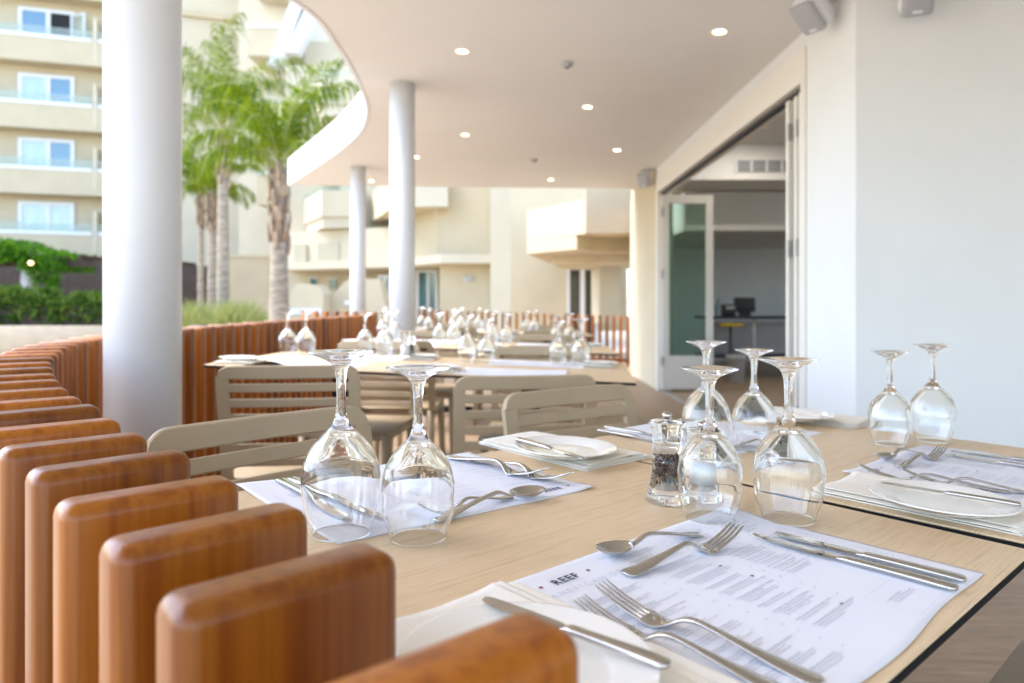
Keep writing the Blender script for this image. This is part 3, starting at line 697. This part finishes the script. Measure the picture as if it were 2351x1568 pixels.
# right setting
lay('dessert_spoon', SPOON, (2019,1046), (2116,1036), 'small spoon in front of the glasses by the wall, on the right mat', MZ)
lay('dessert_fork', DFORK, (2163,1029), (2060,1069), 'small fork with upright tines on the right mat below the glasses', MZ)
lay('fork', FORK, (1969,1066), (2318,1127), 'fork reaching from the left corner of the right mat over the bread plate', MZ)
lay('fork', FORK, (2068,1073), (2392,1133), 'fork on the right mat beside the bread plate, farther of the two', MZ)
lay('knife', TKN, (2184,1043), (2420,1080), 'knife at the far edge of the right mat, nearer of the two', MZ)
lay('steak_knife', SKN, (2215,1038), (2440,1066), 'knife at the far edge of the right mat, farther of the two', MZ)
# back setting
lay('knife', TKN, (1525,1013), (1402,992), 'knife on the left end of the back mat, nearer of the two', MZ)
lay('steak_knife', SKN, (1540,1004), (1418,984), 'knife on the left end of the back mat, farther of the two', MZ)
lay('dessert_spoon', SPOON, (1775,1010), (1690,1026), 'spoon lying in front of the pair of glasses on the back mat', MZ)
lay('fork', FORK, (1830,998), (1740,984), 'fork on the right end of the back mat', MZ)

# ------------------------------------------------------------------ bread plates and napkins
plate_me = MB().lathe(smooth_path([(.0001,.0035),(.050,.0035),(.058,.005),(.072,.0095),(.0855,.0125),(.0862,.0118),(.0855,.0105),(.072,.0070),(.058,.0015),(.052,.0002),(.0001,.0002)], 3), 64).mesh('bread_plate', M['china'])
def napkin_mesh(w, h, seed):
    """a cloth napkin folded four times: a serpentine strip, w across the folds and h along them"""
    rnd = random.Random(seed); m = MB(); layers = 4; dz = .0024; prof = []
    for k in range(layers):
        z = .0006 + k*dz; x1 = w/2 - (.0 if k < 2 else .010*k); xs = [-w/2 + .003*k + .004*t*0 for t in (0,)]
        row = [(-w/2 + .002*k, z), (-w/3, z + rnd.uniform(0,.0008)), (-w/6, z + rnd.uniform(0,.0008)), (0, z + rnd.uniform(0,.0006)), (w/6, z + rnd.uniform(0,.0008)), (w/3, z + rnd.uniform(0,.0008)), (x1, z)]
        if k % 2: row = row[::-1]
        prof += row
        if k < layers-1: e = row[-1]; sg = 1 if e[0] > 0 else -1; prof.append((e[0] + sg*.004, z + dz*.5))
    prof = smooth_path(prof, 4); n = len(prof); ny = 24; vs = []; fs = []
    for j in range(ny+1):
        v = j/ny; y = -h/2 + h*v
        for x, z in prof:
            f = z/(dz*3.4)
            puff = .006*max(0, (x/(w/2)))**3*f*(1 - .6*abs(v-.35)) + .0016*f*noise.noise(Vector((x*22, y*18, seed+f)))
            vs.append((x + .004*f*math.sin(v*3+seed), y*(1 - .03*f) + .004*f*math.sin(x*30+seed), z + max(0, puff)))
    for j in range(ny):
        for i in range(n-1): a = j*n+i; fs.append((a, a+1, a+n+1, a+n))
    me = m.add(vs, fs, True).mesh('napkin', M['linen'], False)
    return me
NAP = [napkin_mesh(.165, .262, 1), napkin_mesh(.17, .25, 5)]
def bread(p, nap_c, nap_ang, words, k=0, ptilt=0):
    o = link('napkin', NAP[k]); sm = o.modifiers.new('thickness', 'SOLIDIFY'); sm.thickness = .0007; place(o, (nap_c.x, nap_c.y, .7508 + fall(nap_c.x)), nap_ang, True); tag(o, 'folded white napkin under the bread plate ' + words, 'napkin', 'folded napkins')
    o = link('bread_plate', plate_me); place(o, (p.x, p.y, .7622 + fall(p.x)), 0, True); tag(o, 'round white bread plate ' + words, 'plate', 'white bread plates')
def at(x, y): return Vector((x, y, 0))
bread(PT(1298,1031,.768), at(.088,1.278), R(132.5-90), 'at the middle, left of the pepper mill')
lay('butter_knife', BKN, (1348,1053), (1186,1008), 'knife lying across the bread plate left of the pepper mill', .7745)
bread(PT(2162,1150,.768), at(.582,1.008), R(134.5-90), 'at the right edge by the table seam', 1)
lay('butter_knife', BKN, (2030,1108), (2335,1157), 'knife lying across the bread plate at the right edge', .7745)
bread(PT(1212,1528,.768), at(.022,.508), R(133-90), 'nearest the camera, partly hidden by a fence slat', 1)
lay('butter_knife', BKN, (1116,1376), (1524,1524), 'knife lying across the bread plate nearest the camera', .7745)
bread(PT(1822,953,.768), at(.735,1.765), R(45), 'at the back corner in front of the doorway', 0)

# settings on the far tables: mat, plate and napkin for each place
for ri, (cx, cy_, rz, nm) in enumerate(ROWS):
    for s, sn in ((-1, 'left'), (1, 'right')):
        tx, ty = row(cx, cy_, rz, s)
        for side, fb in ((-1, 'near'), (1, 'far')):
            c = Vector((tx, ty, 0)) + Matrix.Rotation(rz, 3, 'Z') @ Vector((side*.03, side*.22, 0))
            me = MB(); nx = 10; vs = []; fs = []
            for j in range(7):
                for i in range(nx+1):
                    x, y = -.2+.4*i/nx, -.145+.29*j/6
                    z = .022*math.exp(-((x+.10)/.06)**2)*max(0, (.0-y)/.145) if (ri == 0 and s < 0 and side < 0) else .006*math.exp(-((x-.19)**2+(y-.1)**2)/.004)
                    vs.append((x, y, z))
            for j in range(6):
                for i in range(nx): a = j*(nx+1)+i; fs.append((a, a+1, a+nx+2, a+nx+1))
            o = thing('place_mat', '%spaper place mat on the %s side of the %s table in the %s row' % ('curled ' if (ri == 0 and s < 0 and side < 0) else '', fb, sn, nm), 'place mat', (c.x, c.y, .7513+fall(c.x)), rz + (math.pi if side > 0 and 0 else 0), 'printed paper place mats', True)
            MB().add(vs, fs, True).build('sheet', M['paper'], o)
            ik = MB()
            for q in range(14):
                for cc in (-.17, -.06, .07):
                    ik.add([(cc,.12-q*.018,.001),(cc+.08,.12-q*.018,.001),(cc+.08,.1215-q*.018,.001),(cc,.1215-q*.018,.001)], [(0,1,2,3)])
            if ri == 0 and s < 0 and side < 0: ik = MB().add([(.0,.10,.003),(.15,.10,.003),(.15,.102,.003),(.0,.102,.003)], [(0,1,2,3)])
            ik.build('menu_print', M['ink'], o)
            b = Vector((tx, ty, 0)) + Matrix.Rotation(rz, 3, 'Z') @ Vector((side*-.0 + (-.30 if side < 0 else .30), side*.24, 0))
            o = link('napkin', NAP[0]); sm = o.modifiers.new('thickness', 'SOLIDIFY'); sm.thickness = .0007; place(o, (b.x, b.y, .7520+fall(b.x)), rz + R(random.uniform(-8,8)), True, .8); tag(o, 'folded white napkin at the %s side of the %s table in the %s row' % (fb, sn, nm), 'napkin', 'folded napkins')
            o = link('bread_plate', plate_me); place(o, (b.x, b.y, .7595+fall(b.x)), 0, True, .9); tag(o, 'white bread plate at the %s side of the %s table in the %s row' % (fb, sn, nm), 'plate', 'white bread plates')

# ------------------------------------------------------------------ buildings
def pb(mb, u0, v0, u1, v1, d, th=.3, dy=0):
    a, b = W(u0, v1, d), W(u1, v0, d); return mb.box((a.x, d+dy, a.z), (b.x, d+dy+th, b.z))
# apartment tower on the left: facade receding to the right
tw = thing('apartment_tower', 'cream apartment tower with stacked balconies and white framed windows behind the near column', 'building', (-21.05, 33, 0), R(18))
LZ = [4.28, 7.22, 10.2, 13.25, 16.3]
m = MB(); m.box((-9,.8,-.3),(4.2,9,22)); m.build('wall', M['cream'], tw)
m = MB(); m.box((4.2,-.6,-.3),(9.6,9,22)); m.build('wall', M['cream_pale'], tw)
for zc in (14.6,17.6): MB().box((4.15,-.75,zc),(9.65,-.6,zc+.3)).build('string_course', M['cream'], tw)
for i, z in enumerate(LZ):
    MB().box((-9,-.02,z-1.22),(4.18,.12,z-.12)).build('balcony_parapet', M['cream'], tw)
    MB().box((-9,.12,z-1.22),(4.18,.79,z-1.02)).build('balcony_slab', M['cream'], tw)
    m = MB(); m.box((-9,-.05,z-.118),(1.62,.15,z+.03)); m.box((1.86,-.05,z-.118),(4.18,.15,z+.03)); m.build('balcony_coping', M['white_paint'], tw)
    MB().box((-9,.03,z+.03),(4.15,.05,z+.42)).build('balcony_glass', M['rail_glass'], tw)
    MB().box((1.66,-.04,z-1.0),(1.82,.79,z+1.0)).build('balcony_divider', M['cream_pale'], tw)
    for wx in (-.42, -5.2) if i < 4 else ():
        wf = bpy.data.objects.new('window', None); COL.objects.link(wf); wf.parent = tw; wf.location = (wx, .8, z-.75)
        f = MB(); w, h = 1.14, 2.2
        f.box((-w,-.09,0),(-w+.16,-.0,h)); f.box((w-.16,-.09,0),(w,0,h)); f.box((-w+.16,-.09,h-.15),(w-.16,0,h)); f.box((-.02,-.09,0),(.16,0,h-.15)); f.box((-w+.16,-.09,0),(w-.16,0,.1)); f.build('frame', M['white_paint'], wf)
        MB().box((-w+.16,-.04,.1),(-.02,-.02,h-.15)).build('pane', M['pane_blue'] if i == 3 else M['pane_curtain'], wf)
        if i == 3 and wx == -.42:
            MB().box((.16,-.03,.1),(w-.16,-.02,h-.15)).build('opening', M['shade_black'], wf)  # black sheet in the sash gap, painting the darkness of the room
            sh = MB(); Q = Matrix.Translation((w-.1,-.09,0)) @ Matrix.Rotation(R(-35), 4, 'Z'); sh.box((0,-.04,.1),(.07,0,h-.15), Q); sh.box((.73,-.04,.1),(.8,0,h-.15), Q); sh.box((.07,-.04,.1),(.73,0,.17), Q); sh.box((.07,-.04,h-.22),(.73,0,h-.15), Q); sh.build('open_sash', M['white_paint'], wf)
            MB().box((.07,-.03,.17),(.73,-.01,h-.22), Q).build('pane', M['rail_glass'], wf)
        else:
            MB().box((.16,-.04,.1),(w-.16,-.02,h-.15)).build('pane', M['pane_blue'] if i else M['pane_curtain'], wf)
MB().box((-9,-.1,2.55),(4.18,.79,3.05)).build('ground_band', M['cream_pale'], tw)
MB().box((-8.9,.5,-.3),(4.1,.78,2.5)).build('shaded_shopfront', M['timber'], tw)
# cream block behind the palms with tan garden wall
bk = thing('cream_block', 'plain pale cream building behind the palm trunks', 'building')
m = MB(); pb(m, 548,-420,705,745,31,6); m.build('wall', M['cream_pale'], bk)
for (u0,v0,u1,v1) in ((568,62,648,128),(570,-90,690,-30),(580,235,700,300),(590,400,690,470)): pb(MB(), u0,v0,u1,v1,29.3,1.6).build('balcony_parapet', M['cream'], bk)
for (u0,v0,u1,v1) in ((566,56,650,63),(568,-97,692,-89),(578,228,702,236),(588,393,692,401)): pb(MB(), u0,v0,u1,v1,29.25,1.6).build('balcony_coping', M['white_paint'], bk)
for (ua,va,ub,vb) in ((628,150,690,-20),(668,120,730,-10)):
    a0, a1 = W(ua,va,28.6), W(ub,vb,28.6); t = .27
    m = MB().add([(a0.x-t,28.6,a0.z),(a0.x+t,28.6,a0.z),(a1.x+t,28.6,a1.z),(a1.x-t,28.6,a1.z),(a0.x-t,29.2,a0.z),(a0.x+t,29.2,a0.z),(a1.x+t,29.2,a1.z),(a1.x-t,29.2,a1.z)], [(0,1,2,3),(7,6,5,4),(0,4,5,1),(1,5,6,2),(2,6,7,3),(3,7,4,0)])
    m.build('sloping_fin', M['white_wall'], bk)
gw = thing('garden_wall', 'low tan rendered wall behind the palm trunks', 'wall')
m = MB(); pb(m, 505,590,618,770,27,.4); m.build('wall_panel', M['tan'], gw); m = MB(); pb(m, 503,584,620,590,26.95,.5); m.build('coping', M['cream'], gw)
# stepped hotel wing
hw = thing('hotel_wing', 'stepped cream hotel wing with balconies, ledges and teal windows beyond the far tables', 'building')
m = MB(); pb(m, 655,150,1046,760,27,7); m.build('wall', M['cream_pale'], hw)
m = MB(); pb(m, 700,95,860,432,30,3); pb(m, 735,270,860,420,26,1); m.build('wall', M['cream_pale'], hw)
def bal(plan, z0, z1):        # box balcony with a lighter slab band under it and a glass strip on top
    MB().prism(plan, z0, z1).build('balcony_parapet', M['cream_pale'], hw)
    cx = sum(p[0] for p in plan)/len(plan); cy_ = sum(p[1] for p in plan)/len(plan); inn = [(cx+(x-cx)*.93, cy_+(y-cy_)*.93) for x, y in plan]
    MB().prism(inn, z0-.38, z0-.002).build('balcony_slab', M['cream_pale'], hw)
    MB().prism([(cx+(x-cx)*.97, cy_+(y-cy_)*.97) for x, y in plan], z1+.002, z1+.2).build('balcony_glass', M['rail_glass'], hw)
bal([(-7.78,26.99),(-6.5,24.6),(-5.2,24.6),(-5.2,26.99)], 3.97, 4.86)
bal([(-7.4,26.99),(-6.6,25.0),(-4.8,25.0),(-4.8,26.99)], 7.9, 8.9)

# projecting bay with a shaded soffit
m = MB(); a0, a1, a2, a3 = W(843,492,22.6), W(898,462,21.2), W(1030,474,21.5), W(1030,500,25)
def wedge(mb, pts, z0, z1): mb.prism(pts, z0, z1)
zb = W(950,476,21.5).z
m.prism([(-5.15,25.9),(-3.5,21.3),(-1.9,21.3),(-1.9,26.9),(-5.15,26.9)], zb, zb+1.0); m.build('balcony_parapet', M['cream_pale'], hw)
# long ledge over the ground floor
m = MB(); zl = W(1020,604,21.2).z
m.prism([(-8.3,25.6),(-4.0,23.6),(-2.1,21.2),(-.45,21.2),(-.45,26.9),(-8.3,26.9)], zl, zl+.26); m.build('ledge', M['cream_pale'], hw)
m = MB(); m.prism([(-4.0,24.4),(-2.3,21.9),(-.62,21.9),(-.62,26.9),(-4,26.9)], zl+.262, 12); m.build('wall', M['cream'], hw)
m = MB(); m.prism([(-2.2,21.9),(-.62,21.9),(-.62,26.9),(-2.2,26.9)], -.3, zl-.002); m.build('wall', M['tan'] if 0 else M['cream'], hw)
for (u0,u1,v0,v1,d) in ((868,897,632,730,24.6),(956,1004,620,730,24.2)):
    w_ = bpy.data.objects.new('window', None); COL.objects.link(w_); w_.parent = hw
    a, b = W(u0,v1,d), W(u1,v0,d); wd = b.x-a.x; w_.location = (a.x, d, a.z); hh = b.z-a.z
    f = MB(); f.box((0,0,0),(.07,.12,hh)); f.box((wd-.07,0,0),(wd,.12,hh)); f.box((.07,0,hh-.07),(wd-.07,.12,hh)); f.box((wd*.55-.03,0,0),(wd*.55+.03,.12,hh-.07)); f.build('frame', M['white_paint'], w_)
    MB().box((.07,.05,0),(wd*.55-.03,.07,hh-.07)).build('pane', M['pane_teal'], w_); MB().box((wd*.55+.03,.05,0),(wd-.07,.07,hh-.07)).build('pane', M['pane_teal'], w_)
for (u0,u1) in ((712,726),(756,772)):
    w_ = bpy.data.objects.new('window', None); COL.objects.link(w_); w_.parent = hw; a, b = W(u0,662,26.9), W(u1,640,26.9); w_.location = (a.x, 26.93, a.z)
    MB().box((0,0,0),(b.x-a.x,.06,b.z-a.z)).build('pane', M['pane_teal'], w_); MB().box((-.05,.01,b.z-a.z),(b.x-a.x+.05,.06,b.z-a.z+.06)).build('frame', M['white_paint'], w_)
MB().prism([(-8.2,26.1),(-5.9,25.0),(-4.05,24.15),(-4.02,26.95),(-8.2,26.95)], zl+.262, 3.56).build('wall', M['cream_pale'], hw)
for xa, xb, yb in ((-7.75,-7.3,25.55),(-6.75,-6.0,25.0)): MB().box((xa,yb,zl+.263),(xb,26.5,3.1)).build('balcony_return', M['cream_pale'], hw)
MB().box((-6.1,25.6,3.562),(-4.25,26.96,7.5)).build('wall', M['cream_pale'], hw)
# sloping stair parapets in front
st = thing('stair_parapet', 'sloping cream stair parapet in front of the hotel wing', 'wall')
a, b, c_ = W(728,712,20), W(800,640,20), W(812,640,20)
MB().add([(a.x,20,-.3),(a.x+2.2,20,-.3),(c_.x+.7,20,c_.z),(b.x,20,b.z),(a.x,20,a.z),(a.x,20.9,-.3),(a.x+2.2,20.9,-.3),(c_.x+.7,20.9,c_.z),(b.x,20.9,b.z),(a.x,20.9,a.z)],
         [(0,1,2,3,4),(9,8,7,6,5),(4,3,8,9),(3,2,7,8),(2,1,6,7),(0,4,9,5),(1,0,5,6)]).build('parapet', M['cream'], st)
m = MB(); pb(m, 790,690,812,700,19.95,.04); m.build('white_band', M['white_paint'], st)
st2 = thing('planter', 'rounded cream planter wall between the big palm and the sloping parapet', 'planter')
a = W(664,720,19.5); MB().prism([(a.x+x, z) for x, z in ((0,-.3),(1.0,-.3),(1.0,1.25),(.85,1.5),(.3,1.55),(.08,1.2))], 0, .8, Matrix.Translation((0,20.0,0)) @ Matrix.Rotation(R(90), 4, 'X')).build('planter_wall', M['cream'], st2)
MB().box((a.x+.15,19.17,.72),(a.x+.95,19.199,.86)).build('white_band', M['white_paint'], st2)
sg = thing('wall_sign', 'small pale grey plate on the cream wall of the hotel wing', 'sign', (W(1076,640,21.86).x, 21.86, W(1076,640,21.86).z))
MB().rbox((-.16,0,-.08),(.16,.03,.08),.01,1).build('plate', mat('pale_sign', (.50,.50,.46), .6), sg); MB().box((-.06,-.008,-.05),(.06,-.001,.05)).build('emblem', M['grey'], sg)
# near annexe closing the right end
an = thing('annexe', 'cream annexe with a projecting bay and dark glazed doors at the end of the terrace', 'building')
m = MB(); pb(m, 1126,100,1172,760,21,4); m.build('pilaster', M['cream_pale'], an)
m = MB(); pb(m, 1172,100,1440,760,18.0,.4); m.build('wall', M['cream'], an)
def poly_face(pts, d0, d1, mb):          # prism in the picture plane between two depths, same metric outline
    q = [W(u, v, d0) for u, v in pts]; n = len(q)
    mb.add([(p.x, d0, p.z) for p in q] + [(p.x, d1, p.z) for p in q], [tuple(range(n))[::-1], tuple(range(n, 2*n))] + [(i, (i+1) % n, n+(i+1) % n, n+i) for i in range(n)])
# projecting bay: its left flank catches the sky, canopy shade is painted tan on its front, stepped soffits below
zA, zB = 1.98, 2.236
MB().prism([(.30,14.2),(1.287,12.75),(3.2,12.75),(3.2,17.5),(.9,17.5)], zB, 2.84).build('bay', M['cream'], an)
MB().prism([(.30,14.2),(1.16,12.95),(1.50,13.5),(2.1,13.7),(3.2,13.7),(3.2,17.5),(.9,17.5)], zA, zB-.002).build('bay', M['cream'], an)
MB().prism([(.85,15.2),(1.5,14.5),(2.2,14.3),(3.2,14.3),(3.2,17.5),(1.2,17.5)], 1.83, zA-.002).build('bay_soffit', M['cream'], an)
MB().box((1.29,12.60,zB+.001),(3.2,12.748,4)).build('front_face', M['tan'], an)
dd = bpy.data.objects.new('glazed_door', None); COL.objects.link(dd); dd.parent = an
a, b = W(1303,745,17.9), W(1372,612,17.9); dd.location = (a.x, 17.9, -.2); wd = b.x-a.x; hh = b.z+.2
f = MB(); f.box((0,0,0),(.06,.09,hh)); f.box((wd-.06,0,0),(wd,.09,hh)); f.box((.06,0,hh-.08),(wd-.06,.09,hh)); f.box((wd/2-.06,0,0),(wd/2+.06,.09,hh-.08)); f.build('frame', M['white_paint'], dd)
MB().box((.06,.04,0),(wd/2-.06,.06,hh-.08)).build('pane', M['pane_dark'], dd); MB().box((wd/2+.06,.04,0),(wd-.06,.06,hh-.08)).build('pane', M['pane_dark'], dd)
m = MB(); pb(m, 1376,600,1424,745,16.2,1.6); m.build('pier', M['cream_pale'], an)

# ------------------------------------------------------------------ palms
def frond_mesh(L, seed, droop, name):
    rnd = random.Random(seed); rib = MB(); lf = MB(); pts = []
    ns = 16; x = z = 0; a0, dr = droop
    for i in range(ns+1):
        pts.append(Vector((x, 0, z))); t = i/ns; a = R(a0) - R(dr)*(t**1.6); x += L/ns*math.cos(a); z += L/ns*math.sin(a)
    rib.tube(pts, [.022*(1-.85*i/ns)+.003 for i in range(ns+1)], 5)
    for i in range(112):
        t = .12 + .88*i/112; fi = t*ns; k = min(int(fi), ns-1); p = pts[k].lerp(pts[k+1], fi-k); tg = (pts[k+1]-pts[k]).normalized()
        side = 1 if i % 2 else -1; ll = L*.27*(math.sin(math.pi*min(1, t*.93+.07))**.6)*rnd.uniform(.75,1.15)+.08
        yaw = rnd.uniform(.55,1.0); up = rnd.uniform(-.25,.30)
        d = (tg*math.cos(yaw) + Vector((0, side*math.sin(yaw), 0)) + Vector((0,0,up))).normalized(); w = .0155
        mid = p + d*ll*.45 + Vector((0,0,-.10*ll)); end = p + d*ll*.62 + Vector((0,0,-.62*ll)); s = tg*w
        lf.add([p-s*.5, p+s*.5, mid+s, mid-s, end], [(0,1,2,3),(3,2,4)])
    return rib.mesh('frond', M['rachis']), lf.mesh('leaflets', M['frond'])
def palm(label, u, v_base, d, v_crown, r0, L, nf, seed, r1=None, lean=0, boots=.72):
    rnd = random.Random(seed); x = (u-U0)/F*d; zc = W(u, v_crown, d).z; r1 = r1 or r0*.72
    o = thing('palm_tree', label, 'palm tree', (x, d, -.3), 0, 'palm trees behind the fence'); H = zc+.3
    m = MB(); pts = []; rad = []
    nn = int(H/.07)
    for i in range(nn+1):
        t = i/nn; pts.append((lean*t*t, 0, t*H*(boots+.06))); rad.append((r0+(r1-r0)*t)*(1+.035*(i % 2)+rnd.uniform(-.015,.015)))
    m.tube(pts, rad, 16); m.build('trunk', M['trunk'], o)
    b = MB(); top = Vector((lean,0,H))
    for k in range(26):
        a = k*2.4; z0 = H*(boots+(.96-boots)*k/26); rr = r1*1.04; p0 = Vector((lean+rr*math.cos(a), rr*math.sin(a), z0)); p1 = p0 + Vector((.045*math.cos(a), .045*math.sin(a), .36))
        b.tube([p0, p0.lerp(p1,.5)+Vector((.02*math.cos(a),.02*math.sin(a),0)), p1], [.07,.05,.02], 6, flat=.5)
    b.tube([(lean,0,H*(boots+.03)),(lean,0,H*.92),(lean,0,H+.05)], [r1,r1*.95,.06], 10); b.build('leaf_boots', M['fibre'], o)
    vars_ = [frond_mesh(L, seed*10+q, dr, 'f') for q, dr in enumerate(((84,85),(78,125),(70,150),(52,140)))]
    for k in range(nf):
        a = k*2.39996 + rnd.uniform(-.25,.25); q = min(3, int(k/nf*4)); rib, lf = vars_[(q + rnd.choice((0,0,1))) % 4 if q < 3 else 3]
        f = link('frond', rib, o); g = link('leaflets', lf, f)
        pitch = R(-4 + 26*k/nf)
        f.matrix_local = Matrix.Translation((lean,0,H-.25*k/nf)) @ Matrix.Rotation(a, 4, 'Z') @ Matrix.Rotation(pitch*.6, 4, 'Y') @ Matrix.Rotation(R(rnd.uniform(-18,18)), 4, 'X') @ Matrix.Scale(rnd.uniform(.8,1.08)*(1-.25*k/nf), 4)
palm('nearest palm tree with a thick ringed trunk and bushy green crown', 641, 730, 13.5, 372, .205, 2.75, 21, 3, boots=.56)
palm('tall palm tree left of the nearest one, with a pale slim trunk', 512, 715, 20, 290, .185, 3.9, 22, 5)
palm('shorter palm tree between the near column and the tall palm', 487, 715, 21.5, 440, .15, 2.2, 17, 8)
palm('thin palm tree with a narrow dark trunk closest to the near column', 461, 705, 25, 430, .12, 2.6, 17, 9)

# ------------------------------------------------------------------ planting, pergola
def leaf_cloud(mb, pts, n, size, rnd, upright=0):
    for _ in range(n):
        c = pts(rnd); s = size*rnd.uniform(.6,1.3)
        d = Vector((rnd.gauss(0,1), rnd.gauss(0,1), rnd.gauss(0,1)+upright)).normalized(); e = d.cross(Vector((rnd.gauss(0,1), rnd.gauss(0,1), rnd.gauss(0,1)))).normalized()
        mb.add([c - d*s, c + e*s*.32, c + d*s, c - e*s*.32], [(0,1,2,3)])
rnd = random.Random(21)
hd = thing('hedge', 'dense green hedge in front of the pergola on the far left', 'hedge', (-14.2, 19.6, .44))
m = MB()
def hp(r):
    x = r.uniform(-4.2,3.5); lump = .15*math.sin(x*2.1)+.1*math.sin(x*5.3); return Vector((x, r.uniform(-.6,.6), r.uniform(0,1)**.7*(.86+lump)))
leaf_cloud(m, hp, 9000, .12, rnd, 1.2); m.build('foliage', M['hedge'], hd)
m = MB(); m.box((-4.1,-.4,0),(3.4,.4,.5)); m.build('stems', M['timber'], hd)
rb = thing('raised_bed', 'long low sandy coloured bed wall holding the hedge on the far left', 'planter', (-14.2, 18.7, -.3))
MB().rbox((-5.5,0,0),(4,.25,.72),.02,1).build('bed_wall', M['sand'], rb); MB().box((-5.5,.251,0),(4,1.9,.70)).build('soil', M['timber'], rb)
pg = thing('pergola', 'timber pergola roofed with a green vine at the foot of the tower', 'pergola', (-18.5, 24.5, -.3))
for px in (-2.2, 2.0, 5.0, -5.5): MB().tube([(px,0,0),(px,0,2.6)], .17, 12).build('post', M['white_wall'], pg)
m = MB(); m.box((-6.5,-.2,2.55),(6.2,.1,2.75)); 
for k in range(16): m.box((-6.3+k*.8,-.6,2.76),(-6.2+k*.8,4.5,2.92))
m.build('rafters', M['timber'], pg)
m = MB()
def vp(r):
    x = r.uniform(-6.6,3.6); y = r.uniform(-.9,1.5); z = 2.7+r.uniform(-.1,.55)+.25*math.sin(x*1.3)
    if r.random() < .4: z -= r.uniform(0,.9)*(.6+.5*math.sin(x*2.3)); y = r.uniform(-1.0,-.5)
    return Vector((x, y, z))
leaf_cloud(m, vp, 9000, .13, rnd); m.build('vine', M['vine'], pg)
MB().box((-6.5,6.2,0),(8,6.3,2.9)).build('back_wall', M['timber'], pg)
lp = thing('pergola_lamp', 'small glowing orange lamp hanging under the vine of the pergola', 'lamp', W(71,604,23.3))
MB().lathe([(.0001,-.07),(.06,-.04),(.075,.0),(.06,.04),(.0001,.07)], 14).build('bulb', emit('amber_lamp', (1,.50,.10), .9), lp); MB().tube([(0,0,.07),(0,0,.5)], .008, 5).build('cord', M['dark'], lp)
gr = thing('ornamental_grass', 'pale tufted grasses growing around the palm trunks', 'plant', (W(530,730,19).x, 18.6, -.3))
m = MB()
for _ in range(3600):
    c = Vector((rnd.uniform(-1.05,1.0), rnd.uniform(-.5,.6), 0)); h = rnd.uniform(.75,1.3)*(1+.18*math.sin(c.x*5)); dx, dy = rnd.gauss(0,.25), rnd.gauss(0,.25); w = .012
    m.add([c+Vector((-w,0,0)), c+Vector((w,0,0)), c+Vector((dx*.5+w,dy*.5,h*.7)), c+Vector((dx*.5-w,dy*.5,h*.7)), c+Vector((dx*1.3,dy*1.3,h))], [(0,1,2,3),(3,2,4)])
m.build('blades', M['grassy'], gr)
m = MB(); m.rbox((-1.1,-.55,0),(1.05,.65,.12),.05,1); m.build('soil', M['timber'], gr)
gb = thing('green_crate', 'low green plastic box lying beyond the fence by the near column', 'crate', (W(440,742,15).x, 15, -.3))
MB().rbox((-.25,-.2,0),(.18,.2,.80),.02,1).build('crate_body', M['green_plastic'], gb); MB().rbox((.1,-.22,.72),(.32,.2,.86),.02,1).build('lid', M['dark'], gb)
